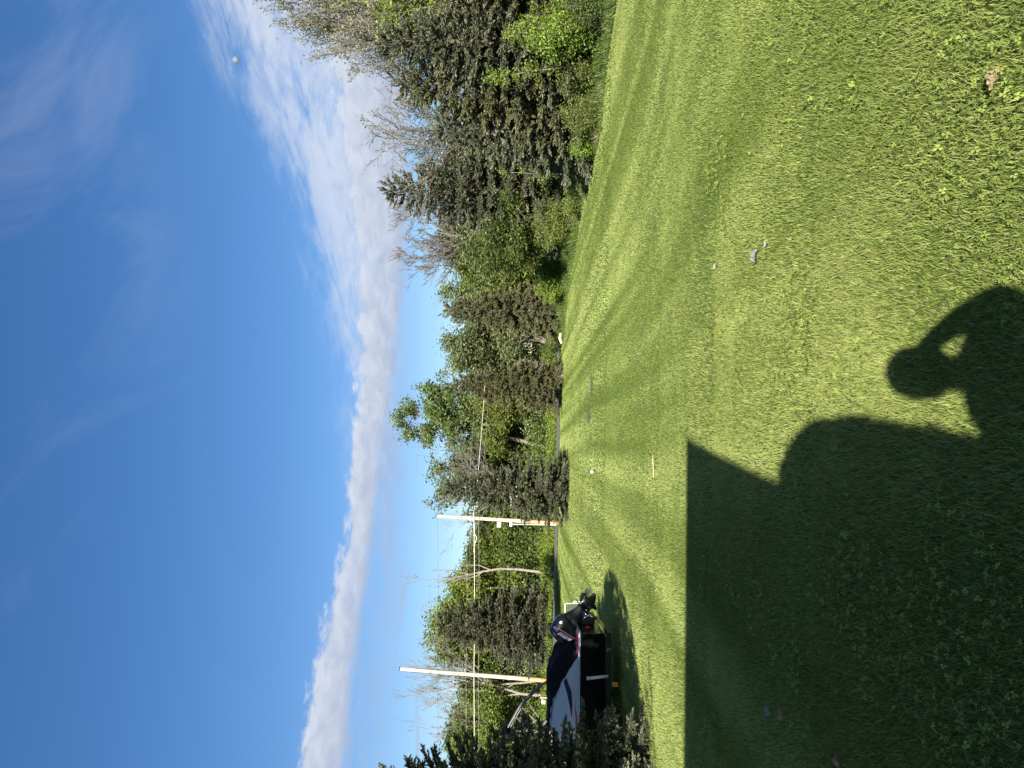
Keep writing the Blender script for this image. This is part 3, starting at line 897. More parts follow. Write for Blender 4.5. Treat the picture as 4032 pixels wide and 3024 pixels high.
    y = 17 + 35 * rng.rand(n) ** 1.5; x = hedge_x(y) + np.abs(rng.normal(0, 1.0, n)) * (0.7 + 0.02 * y)
    h = (0.12 + 0.55 * wnoise(x, y, 0.9, 31) * sstep(0.0, 0.6, x - hedge_x(y))) * rng.uniform(0.4, 1.3, n)
    c = np.array((0.085, 0.135, 0.028)) * rng.uniform(0.6, 1.5, (n, 1)) * np.where(rng.rand(n, 1) < 0.10, np.array((2.6, 1.7, 2.2)), 1.0)
    P = np.stack((x, y, gz(x, y)), 1)
    a = rng.uniform(0, 6.28, n); w = rng.uniform(0.010, 0.028, n)
    W = np.stack((np.cos(a) * w, np.sin(a) * w, 0 * w), 1)
    T = np.stack((rng.normal(0, 0.4, n) * h, rng.normal(0, 0.4, n) * h, h), 1)
    G.add(np.stack((P - W, P + W, P + T), 1).reshape(-1, 3), np.arange(n)[:, None] * 3 + np.array([[0, 1, 2]]), np.repeat(c, 3, 0))
    n = 30000
    y = 17 + 35 * rng.rand(n) ** 1.5; x = hedge_x(y) + 0.25 + np.abs(rng.normal(0, 1.2, n)) * (0.8 + 0.02 * y)
    P = np.stack((x, y, gz(x, y) + rng.uniform(0.02, 0.75, n) * sstep(0.1, 1.0, x - hedge_x(y)) * wnoise(x, y, 1.1, 32) * 1.6), 1)
    c = np.array((0.080, 0.130, 0.028)) * rng.uniform(0.5, 1.6, (n, 1))
    leaf_quads(G, P, 0.085, rng, c, 0.03)
    tag(part('undergrowth', G, LEAF()), 'dark green weeds and brambles along the right lawn edge', 'undergrowth', kind='stuff')
    G = Geo()
    n = 42000
    y = ROAD1 + 1.2 + np.abs(rng.normal(0, 2.2, n)); x = rng.uniform(-36, 22, n)
    ht = (0.25 + 1.5 * wnoise(x, y, 2.4, 41) ** 1.3) * sstep(ROAD1 + 0.6, ROAD1 + 3.0, y) + 0.12
    P = np.stack((x, y, gz(x, y) + rng.uniform(0.05, 1.0, n) * ht), 1)
    f = wnoise(x, y, 1.6, 42)[:, None]
    c = (np.array((0.100, 0.165, 0.022)) * f + np.array((0.180, 0.240, 0.028)) * (1 - f)) * rng.uniform(0.6, 1.35, (n, 1))
    leaf_quads(G, P, 0.19, rng, c, 0.10)
    n = 46000                                            # darker saplings and brush inside the wood
    y = rng.uniform(ROAD1 + 4, ROAD1 + 14, n); x = rng.uniform(-42, 26, n)
    ht = 1.8 + 3.4 * wnoise(x, y, 3.1, 43)
    P = np.stack((x, y, gz(x, y) + rng.uniform(0.0, 1.0, n) * ht), 1)
    c = np.array((0.090, 0.135, 0.024)) * rng.uniform(0.5, 1.5, (n, 1))
    leaf_quads(G, P, 0.26, rng, c, 0.15)
    tag(part('roadside_brush', G, LEAF()), 'bright green brush growing along the far side of the road', 'brush', kind='stuff')
    G = Geo()
    n = 26000                                            # shaded brush inside the right-hand hedge row
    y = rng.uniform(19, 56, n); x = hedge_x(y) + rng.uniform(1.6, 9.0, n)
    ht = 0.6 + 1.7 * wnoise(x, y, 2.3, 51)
    P = np.stack((x, y, gz(x, y) + rng.uniform(0.0, 1.0, n) * ht), 1)
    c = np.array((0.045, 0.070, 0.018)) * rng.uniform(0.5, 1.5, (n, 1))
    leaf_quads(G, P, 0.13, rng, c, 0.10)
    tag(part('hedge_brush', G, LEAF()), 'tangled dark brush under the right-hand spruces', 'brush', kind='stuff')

build_shrubs()

# ------------------------------------------------------------------ utility poles and lines
POLE_Y = 51.5
def build_poles():
    wood = principled('pole_wood', (0.60, 0.53, 0.43), 0.85, noise=(2.2, 0.9, (0.46, 0.37, 0.26)), bump=(14, 0.6))
    N = NT(wood.node_tree); pb = wood.node_tree.nodes['Principled BSDF']
    old = pb.inputs['Base Color'].links[0].from_socket
    tcn = N.new('ShaderNodeTexCoord'); sp = N.new('ShaderNodeSeparateXYZ'); N.put(sp.inputs[0], tcn.outputs['Object'])
    rust = N.m('MULTIPLY', N.step(sp.outputs[2], 4.0, 0.8), N.step(N.noise(tcn.outputs['Object'], 1.2, 4), 0.3, 0.6, 0.5, 1.0))
    N.put(pb.inputs['Base Color'], N.mix(rust, old, (0.40, 0.20, 0.07, 1)))      # preservative weeping out near the foot
    white = principled('white_metal_box', (0.75, 0.74, 0.70), 0.5)
    dark = principled('black_iron', (0.04, 0.04, 0.045), 0.5)
    def pole(ub, ut, vt, label, r0, r1):
        b = stand(ub, POLE_Y); top = at(ut, vt, POLE_Y)
        t = thing('utility_pole', label, 'utility pole', b, 0, 'wooden utility poles')
        d = np.array(top - b); n = 9
        g = Geo()
        pts = [d * (i / (n - 1)) for i in range(n)]; pts[0] = pts[0] - np.array((0, 0, 0.3))
        g.tube(pts, np.linspace(r0, r1, n), 14)
        part('shaft', g, wood, t, smooth=True)
        g = Geo(); g.tube([d * 0.995, d * 1.004], r1 * 1.04, 14); part('cap', g, dark, t)
        for f, s in ((0.80, 1), (0.655, -1), (0.62, 1)):
            g = Geo(); q = d * f; rr = r0 + (r1 - r0) * f
            g.tube([q + np.array((0, -rr - 0.03, 0)), q + np.array((0, -rr - 0.14, 0))], 0.03, 8)
            part('bolt_bracket', g, dark, t)
        return t, d
    t1, d1 = pole(345, 391, 1574, 'near utility pole rising behind the boat, orange-stained towards its foot', 0.17, 0.115)
    t2, d2 = pole(966, 993, 1718, 'far utility pole with small white boxes, half hidden by the lone spruce', 0.155, 0.11)
    for v, s in ((1965, 0.30), (2012, 0.2)):
        q = at(972, v, POLE_Y - 0.22) - t2.location
        g = Geo(); g.box((q.x - 0.30 - s * 0.4, q.y - 0.10, q.z - s * 0.45), (q.x - 0.05, q.y + 0.05, q.z + s * 0.45))
        part('meter_box', g, white, t2, bevel=0.01)
    g = Geo(); q0 = at(960, 2010, POLE_Y - 0.2) - t2.location; q1 = at(957, 2190, POLE_Y - 0.2) - t2.location
    g.tube([tuple(q0), tuple(q1)], 0.03, 6); part('conduit', g, white, t2)
    # the lines
    bright = principled('pale_cable', (0.80, 0.78, 0.68), 0.5)
    thin = principled('grey_wire', (0.30, 0.30, 0.28), 0.5)
    black = principled('black_wire', (0.05, 0.05, 0.055), 0.5)
    def wire(pix, rad, mat, label, sag=0.12, wig=0):
        P = [at(u, v, POLE_Y - 0.30 + max(0, u - 990) * 0.018) for u, v in pix]
        pts = []
        for a, b in zip(P[:-1], P[1:]):
            n = 16
            for i in range(n):
                f = i / n; p = a.lerp(b, f); p.z -= sag * 4 * f * (1 - f) * (b - a).length / 30
                pts.append(tuple(p))
        pts.append(tuple(P[-1]))
        g = Geo(); g.tube(pts, rad, 5)
        o = part('overhead_wire', g, mat, smooth=True)
        tag(o, label, 'wire', 'lines strung between the utility poles')
    wire([(-700, 1712), (384, 1720), (990, 1722), (1750, 1800), (2600, 1850)], 0.008, black, 'topmost thin wire between the utility poles', 0.25)
    wire([(-700, 1820), (374, 1834), (982, 1836), (1760, 1878), (2600, 1900)], 0.009, thin, 'thin pale wire just above the thick white cable', 0.2)
    wire([(-700, 1858), (371, 1866), (978, 1866), (1640, 1917), (2500, 1950)], 0.017, bright, 'thick white cable strung across the woods', 0.12)
    wire([(-700, 1876), (370, 1883), (978, 1884), (1640, 1933), (2500, 1960)], 0.009, thin, 'lowest thin wire under the thick white cable', 0.15)
    wire([(380, 1705), (415, 1718), (470, 1765)], 0.010, black, 'short slack black cable slanting from the near pole', 0.3)
    # slack coil by the far pole
    wire([(1045, 1872), (1000, 1864), (955, 1868), (925, 1868), (905, 1878), (880, 1868), (850, 1866)], 0.018, bright, 'kinked white splice hanging at the far pole', 0.0)

build_poles()

# ------------------------------------------------------------------ boat, motor and trailer
BOAT_RZ = R(186)
def build_boat():
    base = Vector((-6.07, 18.15, 0)); base.z = float(gz(base.x, base.y))
    black = principled('black_gelcoat', (0.006, 0.006, 0.007), 0.25, spec=0.35, coat=0.15, noise=(5.0, 0.3))
    grey = principled('silver_gelcoat', (0.36, 0.37, 0.38), 0.25, coat=0.6)
    white = principled('white_gelcoat', (0.72, 0.72, 0.70), 0.3, coat=0.4)
    red = principled('red_gelcoat', (0.42, 0.02, 0.03), 0.3, coat=0.5)
    chrome = principled('polished_aluminium', (0.72, 0.73, 0.74), 0.22, metal=1.0)
    tube_m = principled('anodised_tube', (0.12, 0.125, 0.13), 0.5, metal=0.8)
    canvas = principled('black_canvas', (0.009, 0.009, 0.009), 0.9, spec=0.08, noise=(7.0, 0.5), bump=(6, 1.0))
    motor_black = principled('motor_black', (0.006, 0.007, 0.010), 0.3, coat=0.2)
    motor_matt = principled('motor_casting', (0.020, 0.021, 0.023), 0.5, noise=(12, 0.5))
    decal_white = principled('decal_white', (0.80, 0.80, 0.80), 0.4)
    decal_red = principled('decal_red', (0.55, 0.02, 0.03), 0.4)
    rubber = principled('tyre_rubber', (0.022, 0.022, 0.022), 0.85, bump=(40, 0.4))
    steel = principled('painted_trailer_steel', (0.012, 0.014, 0.013), 0.5)
    pvc = principled('white_pvc', (0.66, 0.66, 0.63), 0.45)
    amber = principled('amber_plastic', (0.70, 0.33, 0.02), 0.4)

    boat = thing('motor_boat', 'black and silver motor boat with a black cover and tilted outboard', 'boat', base, BOAT_RZ)
    LEN = 5.6
    RAIL = 1.01
    def hb(x):                                            # half beam
        return 1.08 * (1 - max(0.0, (x - 2.2) / (LEN - 2.2)) ** 2.3) + 0.012
    def rail_z(x): return RAIL + 0.10 * max(0, (x - 2.5) / 3.1) ** 2
    xs = np.concatenate((np.linspace(0, 3.6, 13), np.linspace(3.9, LEN, 9)))
    g = Geo(); rings = []
    for x in xs:
        b = hb(x); up = max(0, (x - 3.2) / (LEN - 3.2)) ** 2
        zk = 0.34 + 0.42 * up; zc = 0.44 + 0.40 * up; zr = rail_z(x)
        k = -0.04 if x == 0 else 0
        half = [(x, 0, zk), (x, b * 0.45, zk + 0.05), (x, b * 0.86, zc), (x, b * 0.88, zc + 0.06), (x, b * 0.92, zc + 0.20), (x, b * 0.955, zc + 0.22), (x, b * 0.965, zc + 0.34), (x, b * 0.99, zc + 0.36), (x, b, zr - 0.03), (x, b, zr)]
        ring = half + [(p[0], -p[1], p[2]) for p in half[::-1][:-1]]
        rings.append(ring)
    g.loft(rings, closed=True, cap=True)
    part('hull', g, black, boat)
    # rail: pale stripe with a bright lip
    g = Geo()
    for s in (1, -1):
        g.tube([(x, s * (hb(x) + 0.012), rail_z(x) + 0.012) for x in xs], 0.022, 8)
    g.tube([(-0.012, y, RAIL + 0.012) for y in np.linspace(-1.08, 1.08, 9)], 0.022, 8)
    part('rub_rail', g, chrome, boat, smooth=True)
    # side coaming: silver topsides rising from the rail
    def cap_h(x):
        return float(np.interp(x, (0, 0.50, 0.86, 1.13, 1.36, 1.61, 1.85, 2.4, 3.4, 4.6, LEN), (0.02, 0.03, 0.24, 0.40, 0.50, 0.60, 0.66, 0.68, 0.62, 0.42, 0.22)))
    def cap_pt(x, t, s=1, off=0.0):
        """t 0..1 from rail to upper edge of the topsides"""
        b = hb(x) * 0.985; inset = 0.30 * t ** 1.6 * min(1, hb(x))
        return (x, s * (b - inset * cap_h(x) / 0.6 + off), rail_z(x) + 0.03 + t * cap_h(x) + off * 0.4)
    g = Geo()
    xx = np.linspace(0.0, LEN - 0.02, 48)
    rings = []
    for x in xx:
        a = [cap_pt(x, t, 1) for t in np.linspace(0, 1, 7)]
        rings.append(a + [(p[0], -p[1], p[2]) for p in a[::-1]])
    g.loft(rings, closed=False)
    for r in (rings[0], rings[-1]):
        g.add(r, [list(range(len(r)))])
    part('topsides', g, grey, boat, smooth=True)
    # red and white band along the stern rail
    g = Geo(); g.loft([[(x, hb(x) * 0.99 + 0.003, RAIL + 0.025), (x, hb(x) * 0.95, RAIL + 0.115 - 0.05 * x)] for x in np.linspace(-0.02, 0.85, 9)], closed=False)
    part('stern_band', g, red, boat)
    g = Geo(); g.loft([[(x, hb(x) * 0.99 + 0.006, RAIL + 0.022), (x, hb(x) * 0.985 + 0.006, RAIL + 0.055)] for x in np.linspace(-0.02, 0.60, 9)], closed=False)
    part('stern_band', g, white, boat)
    # swooshes on the silver side
    def swoosh(name, mat, up, lo, parent):
        n = 24; s = np.linspace(0, 1, n)
        U = np.array([[np.interp(q, np.linspace(0, 1, len(up)), [p[k] for p in up]) for k in (0, 1)] for q in s])
        Lw = np.array([[np.interp(q, np.linspace(0, 1, len(lo)), [p[k] for p in lo]) for k in (0, 1)] for q in s])
        rings = []
        for a, b in zip(U, Lw):
            rings.append([cap_pt((a[0] * (1 - f) + b[0] * f), np.clip(((a[1] * (1 - f) + b[1] * f)) / max(0.05, cap_h(a[0] * (1 - f) + b[0] * f)), 0, 1.02), 1, 0.005) for f in np.linspace(0, 1, 5)])
        gg = Geo(); gg.loft(rings, closed=False)
        part(name, gg, mat, parent)
    swoosh('swoosh', black, [(1.16, 0.36), (1.40, 0.28), (1.66, 0.22), (1.95, 0.165)], [(1.06, 0.30), (1.34, 0.18), (1.63, 0.155), (1.95, 0.16)], boat)
    swoosh('swoosh', red, [(1.60, 0.10), (1.85, 0.085), (2.10, 0.07), (2.5, 0.075)], [(1.60, 0.095), (1.85, 0.05), (2.10, 0.02), (2.5, 0.005)], boat)
    # deck under the cover
    g = Geo(); rings = []
    for x in np.linspace(0.02, LEN - 0.1, 20):
        w = cap_pt(x, 1.0)[1] * 0.98; z = cap_pt(x, 1.0)[2] - 0.02
        rings.append([(x, -w, z), (x, -w * 0.5, z + 0.03), (x, w * 0.5, z + 0.03), (x, w, z)])
    g.loft(rings, closed=False)
    part('deck', g, grey, boat)
    # cover: canvas stretched over console and seats, hem sweeping up towards the bow
    rng = np.random.RandomState(5)
    g = Geo(); rings = []
    top_p = ((0.38, 0.28), (0.50, 0.55), (0.62, 0.62), (0.85, 0.69), (1.0, 0.745), (1.5, 0.775), (2.3, 0.78), (3.2, 0.72), (4.0, 0.55))
    nx, ny = 64, 37
    W1 = rng.normal(0, 1, (8, 3))
    for x in np.linspace(0.38, 3.9, nx):
        zt = RAIL + float(np.interp(x, [p[0] for p in top_p], [p[1] for p in top_p]))
        tl = np.clip(0.985 if x > 0.9 else 0.9, 0, 1)
        lo = cap_pt(x, 0.96 if x > 0.5 else 0.35, 1, 0.015)
        zl = max(lo[2], RAIL + 0.04); yl = lo[1]
        ring = []
        for j in range(ny):
            f = j / (ny - 1); s = 1 - 2 * f
            a = abs(s)
            prof = (1 - a ** 3.2)
            z = zl + (zt - zl) * prof
            z += 0.018 * math.sin(9 * s + 4 * x) * prof + 0.012 * math.sin(23 * x + 6 * s) * (1 - prof * 0.5) + 0.018 * math.sin(5.1 * x + 3 * s * s) * prof * (1 if x > 0.3 else 0.3) - 0.03 * prof * abs(math.sin(2.6 * x))
            y = yl * np.sign(s) * (a ** 0.85) + 0.010 * math.sin(11 * x + 7 * z)
            ring.append((x + (0.06 * (1 - prof) if x < 0.5 else 0), y, z))
        rings.append(ring)
    g.loft(rings, closed=False)
    g.add(rings[0], [list(range(ny))])
    part('cover', g, canvas, boat, smooth=True)
    # folded canopy frame: paired bows leaning forward to a rolled bundle
    def bow(pz, width, rad, name='canopy_bow'):
        """pz: list of (x, z) from mount to crown; mirrored to the far side with a crossbar"""
        side = [(x, width * (0.86 + 0.10 * i / (len(pz) - 1)), z) for i, (x, z) in enumerate(pz)]
        far = [(x, -y, z) for x, y, z in side[::-1]]
        P = np.array(side + far)
        t = np.linspace(0, 1, len(P)); tt = np.linspace(0, 1, 60)
        Q = np.stack([np.interp(tt, t, P[:, k]) for k in range(3)], 1)
        for _ in range(2):
            Q[1:-1] = (Q[:-2] + 2 * Q[1:-1] + Q[2:]) / 4
        gg = Geo(); gg.tube(Q, rad, 8)
        part(name, gg, tube_m, boat, smooth=True)
    def loc2(u, v):                                       # picture point on the boat's centre plane -> (x, z) in the boat's frame
        q = Matrix.Rotation(-BOAT_RZ, 4, 'Z') @ (at(u, v, 18.25) - base)
        return q.x, q.z
    bow([loc2(*p) for p in ((364, 2172), (325, 2108), (275, 2057), (230, 2029), (186, 2004), (176, 1999))], 0.05, 0.019)
    bow([loc2(*p) for p in ((352, 2150), (318, 2108), (268, 2062), (228, 2037), (184, 2012), (172, 2008))], 0.04, 0.016)
    bow([loc2(*p) for p in ((222, 2033), (205, 2050), (170, 2083), (140, 2110))], 0.05, 0.016)
    bow([loc2(*p) for p in ((224, 2172), (205, 2152), (165, 2110), (150, 2060), (160, 2004))], 0.05, 0.016)
    g = Geo(); yy = np.linspace(-0.42, 0.42, 22); bx, bz = loc2(170, 2002)
    g.tube([(bx + 0.015 * math.sin(9 * y), y, bz + 0.015 * math.sin(7 * y + 1)) for y in yy], [0.05 if abs(y) > 0.40 else 0.085 + 0.012 * math.sin(13 * y) for y in yy], 12)
    part('canopy_bundle', g, canvas, boat, smooth=True)
    # cleat, tail light and transom hardware
    g = Geo(); g.tube([(0.42, 1.02, 1.06), (0.50, 1.02, 1.10), (0.62, 1.02, 1.10), (0.70, 1.02, 1.06)], 0.014, 8); part('cleat', g, chrome, boat, smooth=True)
    g = Geo(); g.box((-0.26, -0.15, 0.60), (-0.01, -0.09, 0.92)); g.box((-0.26, 0.09, 0.60), (-0.01, 0.15, 0.92)); g.box((-0.20, -0.09, 0.64), (-0.14, 0.09, 0.90))
    jack = part('jack_plate', g, motor_matt, boat, bevel=0.01)
    g = Geo(); g.tube([(-0.16, 0.18, 0.56), (-0.26, 0.17, 0.76)], 0.030, 10); g.tube([(-0.24, 0.17, 0.74), (-0.31, 0.16, 0.88)], 0.015, 8)
    part('trim_cylinder', g, chrome, jack, smooth=True)
    g = Geo(); g.tube([(-0.10, 0.20, 0.94), (-0.22, 0.24, 0.84), (-0.30, 0.20, 0.68), (-0.20, 0.21, 0.54), (-0.08, 0.18, 0.50)], 0.012, 6); part('hose', g, chrome, jack, smooth=True)
    g = Geo(); g.tube([(-0.02, 0.60, 0.80), (-0.07, 0.60, 0.80)], 0.055, 14); part('tail_light', g, decal_red, boat, smooth=True)
    g = Geo(); g.box((-0.05, 0.2, 0.46), (-0.02, 0.85, 0.50)); part('trim_tab', g, chrome, boat)

    # ---- outboard motor: own frame, x to the bow, z along the leg, tilted up about the jack plate
    M = bpy.data.objects.new('outboard_motor', None); COL.objects.link(M); M.parent = boat
    p0 = at(646, 2327, 18.15)                             # gearcase centre
    M.matrix_parent_inverse = Matrix.Identity(4)
    loc = Matrix.Rotation(-BOAT_RZ, 4, 'Z') @ (p0 - base)
    M.location = (loc.x, 0.0, loc.z)
    M.rotation_euler = (0, R(44), 0)
    M.scale = (1.07, 1.07, 1.07)
    def ring(z, x0, x1, w, n=22, pw=3.0):
        c = (x0 + x1) / 2; a = (x1 - x0) / 2; out = []
        for i in range(n):
            q = 2 * math.pi * i / n
            cx, sy = math.cos(q), math.sin(q)
            out.append((c + a * math.copysign(abs(cx) ** (2 / pw), cx), w * math.copysign(abs(sy) ** (2 / pw), sy), z))
        return out
    cowl_p = [(0.64, -0.27, 0.30, 0.17), (0.70, -0.315, 0.385, 0.205), (0.78, -0.325, 0.41, 0.225), (0.90, -0.31, 0.405, 0.232), (0.99, -0.29, 0.37, 0.228), (1.06, -0.265, 0.32, 0.215)]
    g = Geo(); g.loft([ring(*c) for c in cowl_p], cap=True)
    cowl = part('cowling', g, motor_black, M, smooth=True)
    g = Geo(); g.loft([ring(1.062, -0.262, 0.315, 0.212), ring(1.10, -0.245, 0.28, 0.20), ring(1.145, -0.21, 0.21, 0.17), ring(1.172, -0.15, 0.12, 0.11)], cap=True)
    capo = part('top_cap', g, motor_black, cowl, smooth=True)
    for i in range(4):
        g = Geo(); z = 1.075 + 0.022 * i; g.loft([ring(z, -0.262 + 0.012 * i, 0.322 - 0.028 * i, 0.216 - 0.011 * i), ring(z + 0.009, -0.262 + 0.012 * i, 0.322 - 0.028 * i, 0.216 - 0.011 * i)], cap=True)
        part('vent_rib', g, motor_matt, capo)
    g = Geo(); g.loft([ring(0.69, -0.322, 0.382, 0.212), ring(0.705, -0.325, 0.39, 0.216)], cap=True); part('seam', g, motor_matt, cowl)
    g = Geo(); g.loft([ring(0.635, -0.262, 0.285, 0.165, pw=2.6), ring(0.52, -0.225, 0.20, 0.145, pw=2.4), ring(0.40, -0.19, 0.145, 0.115, pw=2.2), ring(0.30, -0.175, 0.115, 0.085, pw=2.0), ring(0.23, -0.19, 0.105, 0.070, pw=2.0), ring(0.215, -0.20, 0.11, 0.075, pw=2.0)], cap=True)
    mid = part('midsection', g, motor_matt, M, smooth=True)
    g = Geo()
    for z, x0, x1, w, h in ((0.19, -0.30, 0.115, 0.115, 0.016), (0.145, -0.235, 0.125, 0.10, 0.014), (0.225, -0.21, 0.12, 0.085, 0.014)):
        g.loft([ring(z, x0, x1, w, pw=2.2), ring(z + h, x0, x1, w, pw=2.2)], cap=True)
    part('ventilation_plate', g, motor_black, M)
    g = Geo(); g.loft([ring(0.19, -0.165, 0.10, 0.05, pw=2), ring(0.08, -0.15, 0.105, 0.04, pw=2), ring(0.0, -0.15, 0.11, 0.045, pw=2), ring(-0.06, -0.13, 0.07, 0.02, pw=2), ring(-0.20, -0.14, -0.02, 0.008, pw=2), ring(-0.235, -0.135, -0.055, 0.005, pw=2)], cap=True)
    g.tube([(0.20, 0, 0.0), (0.17, 0, 0.0), (0.10, 0, 0), (-0.05, 0, 0), (-0.16, 0, 0)], [0.008, 0.035, 0.060, 0.062, 0.050], 14)
    gear = part('gearcase', g, motor_matt, M, smooth=True)
    g = Geo(); g.tube([(0.02, 0.058, 0.01), (0.02, 0.066, 0.01)], 0.045, 16); part('emblem', g, motor_black, gear)
    g = Geo(); g.box((-0.01, 0.098, 0.168), (0.035, 0.125, 0.182)); part('anode', g, decal_white, gear)
    # propeller
    g = Geo(); g.tube([(-0.165, 0, 0), (-0.20, 0, 0), (-0.30, 0, 0), (-0.315, 0, 0)], [0.045, 0.055, 0.050, 0.03], 14)
    prop = part('propeller', g, motor_matt, M, smooth=True)
    prop_m = principled('propeller_grey', (0.075, 0.075, 0.078), 0.45, metal=0.3)
    for kb in range(3):
        ph = kb * 2.094 + 0.5
        rings = []
        for f in np.linspace(0, 1, 9):
            r = 0.045 + 0.165 * f
            ch = 0.085 * (0.75 + 1.0 * math.sin(math.pi * min(1, f * 0.62 + 0.18))) * (1 - max(0, f - 0.75) ** 2 * 14)
            tw = R(58 - 26 * f); row = []
            for c in np.linspace(-1, 1, 7):
                xx_ = -0.235 + math.cos(tw) * c * ch * 0.5 * 1.0 - 0.03 * f; tang = math.sin(tw) * c * ch * 0.62 + 0.045 * f
                row.append((xx_, r * math.cos(ph) - tang * math.sin(ph), r * math.sin(ph) + tang * math.cos(ph)))
            rings.append(row)
        gg = Geo(); gg.loft(rings, closed=False)
        ob = part('blade', gg, prop_m, prop, smooth=True)
        sd = ob.modifiers.new('thick', 'SOLIDIFY'); sd.thickness = 0.008
    # decals: written on the near flank, following the cowling surface
    def cowl_y(x, z):
        zs = [c[0] for c in cowl_p]
        x0 = np.interp(z, zs, [c[1] for c in cowl_p]); x1 = np.interp(z, zs, [c[2] for c in cowl_p]); w = np.interp(z, zs, [c[3] for c in cowl_p])
        c = (x0 + x1) / 2; a = (x1 - x0) / 2
        return float(w * max(0.0, 1 - min(1, abs((x - c) / a)) ** 3.0) ** (1 / 3.0)) + 0.004
    def flank_text(txt, size, x_left, z, mat, name, slant=0.2, rise=0.0, widen=1.0, bold=0.012):
        cu = bpy.data.curves.new(name, 'FONT'); cu.body = txt; cu.size = size; cu.offset = bold; cu.shear = slant; cu.resolution_u = 3
        tmp = bpy.data.objects.new('tmp', cu); COL.objects.link(tmp)
        dg = bpy.context.evaluated_depsgraph_get(); dg.update()
        me = bpy.data.meshes.new_from_object(tmp.evaluated_get(dg)); bpy.data.objects.remove(tmp)
        for v in me.vertices:
            # seen from port the bow is on the left: text runs from bow to stern
            X = x_left - v.co.x * widen; Z = z + v.co.y + rise * v.co.x
            v.co = (X, cowl_y(X, Z) + 0.002, Z)
        me.materials.clear()
        o = link(name, me, mat, cowl)
        return o
    flank_text('SUZUKI', 0.090, 0.255, 0.872, decal_white, 'maker_lettering', 0.25, 0.30, 1.0, 0.009)
    flank_text('150', 0.088, -0.10, 0.955, decal_white, 'power_lettering', 0.2, 0.0, 0.95, 0.004)
    flank_text('150', 0.078, -0.103, 0.958, decal_red, 'power_lettering', 0.2, 0.0, 0.95, -0.002)
    for z0, z1, m_ in ((0.838, 0.862, decal_red), (0.818, 0.830, decal_white), (0.802, 0.814, decal_red)):
        gg = Geo(); rings = []
        for x in np.linspace(0.30, -0.15, 20):
            k = (0.265 - x) * 0.30 - 0.01; rings.append([(x, cowl_y(x, z0 + k) + 0.001, z0 + k), (x, cowl_y(x, z1 + k) + 0.001, z1 + k)])
        gg.loft(rings, closed=False); part('stripe', gg, m_, cowl)
    gg = Geo(); n = 24; cx, cz = -0.20, 0.80
    ringp = [(cx + 0.030 * math.cos(a), cowl_y(cx, cz) + 0.003 + 0.25 * 0.03 * math.cos(a), cz + 0.036 * math.sin(a)) for a in np.linspace(0, 6.283, n, endpoint=False)]
    gg.add(ringp, [list(range(n))]); part('round_badge', gg, decal_white, cowl)
    cu = flank_text('S', 0.055, -0.182, 0.781, motor_black, 'badge_letter', 0.0, 0.0, 1.0, 0.002)
    for v in cu.data.vertices: v.co.y += 0.006

    # ---- trailer
    tr = thing('boat_trailer', 'dark single-axle boat trailer under the motor boat', 'trailer', base, BOAT_RZ)
    g = Geo()
    for s in (1, -1):
        g.loft([[(x, s * 0.98 * k + 0.04, 0.27), (x, s * 0.98 * k - 0.04, 0.27), (x, s * 0.98 * k - 0.04, 0.40), (x, s * 0.98 * k + 0.04, 0.40)] for x, k in ((0.05, 0.98), (3.2, 0.98), (5.6, 0.12), (6.6, 0.05))])
    for x in (0.0, 1.1, 2.6): g.box((x, -0.93, 0.28), (x + 0.09, 0.93, 0.36))
    part('frame', g, steel, tr, bevel=0.006)
    for s in (1, -1):
        g = Geo(); g.box((0.2, s * 0.45 - 0.05, 0.36), (3.2, s * 0.45 + 0.05, 0.395)); part('bunk', g, steel, tr)
        # wheel
        wx, wy, wz = 2.02, s * 1.10, 0.275
        g = Geo(); prof = [(0.15, -0.085), (0.20, -0.095), (0.25, -0.085), (0.270, -0.055), (0.275, 0.0), (0.270, 0.055), (0.25, 0.085), (0.20, 0.095), (0.15, 0.085)]
        rings = [[(wx + r * math.cos(a), wy + y, wz + r * math.sin(a)) for r, y in prof] for a in np.linspace(0, 2 * math.pi, 33)]
        g.loft(rings, closed=False); wheel = part('wheel', g, rubber, tr, smooth=True)
        g = Geo(); ydir = 1 if s > 0 else -1
        pr2 = [(0.155, 0.07), (0.145, 0.06), (0.135, 0.02), (0.09, 0.03), (0.06, 0.05), (0.045, 0.06), (0.04, 0.08), (0.001, 0.085)]
        g.loft([[(wx + r * math.cos(a), wy + ydir * y, wz + r * math.sin(a)) for r, y in pr2] for a in np.linspace(0, 2 * math.pi, 33)], closed=False)
        part('rim', g, principled('rim_grey', (0.20, 0.20, 0.20), 0.4, metal=0.6), wheel, smooth=True)
        for q in range(5):
            a = q * 1.2566; gg = Geo(); gg.tube([(wx + 0.07 * math.cos(a), wy + ydir * 0.03, wz + 0.07 * math.sin(a)), (wx + 0.07 * math.cos(a), wy + ydir * 0.052, wz + 0.07 * math.sin(a))], 0.011, 6); part('lug_nut', gg, chrome, wheel)
        # fender
        g = Geo(); aa = np.linspace(R(12), R(168), 17)
        g.loft([[(wx + rr * math.cos(a), wy + yy_, wz + rr * math.sin(a)) for rr, yy_ in ((0.345, -0.13), (0.36, -0.12), (0.36, 0.12), (0.345, 0.13), (0.335, 0.12), (0.335, -0.12))] for a in aa])
        part('fender', g, steel, tr)
        # guide post
        g = Geo(); g.tube([(0.94, s * 1.14, 0.36), (0.99, s * 1.17, 0.80)], 0.034, 12)
        post = part('guide_post', g, pvc, tr, smooth=True)
        g = Geo(); g.tube([(0.99, s * 1.17, 0.80), (0.996, s * 1.174, 0.865)], 0.042, 12); part('post_cap', g, pvc, post, smooth=True)
        g = Geo(); g.box((1.10, s * 1.06 - 0.01, 0.12), (1.20, s * 1.06 + 0.01, 0.25)); part('side_marker', g, amber, tr)
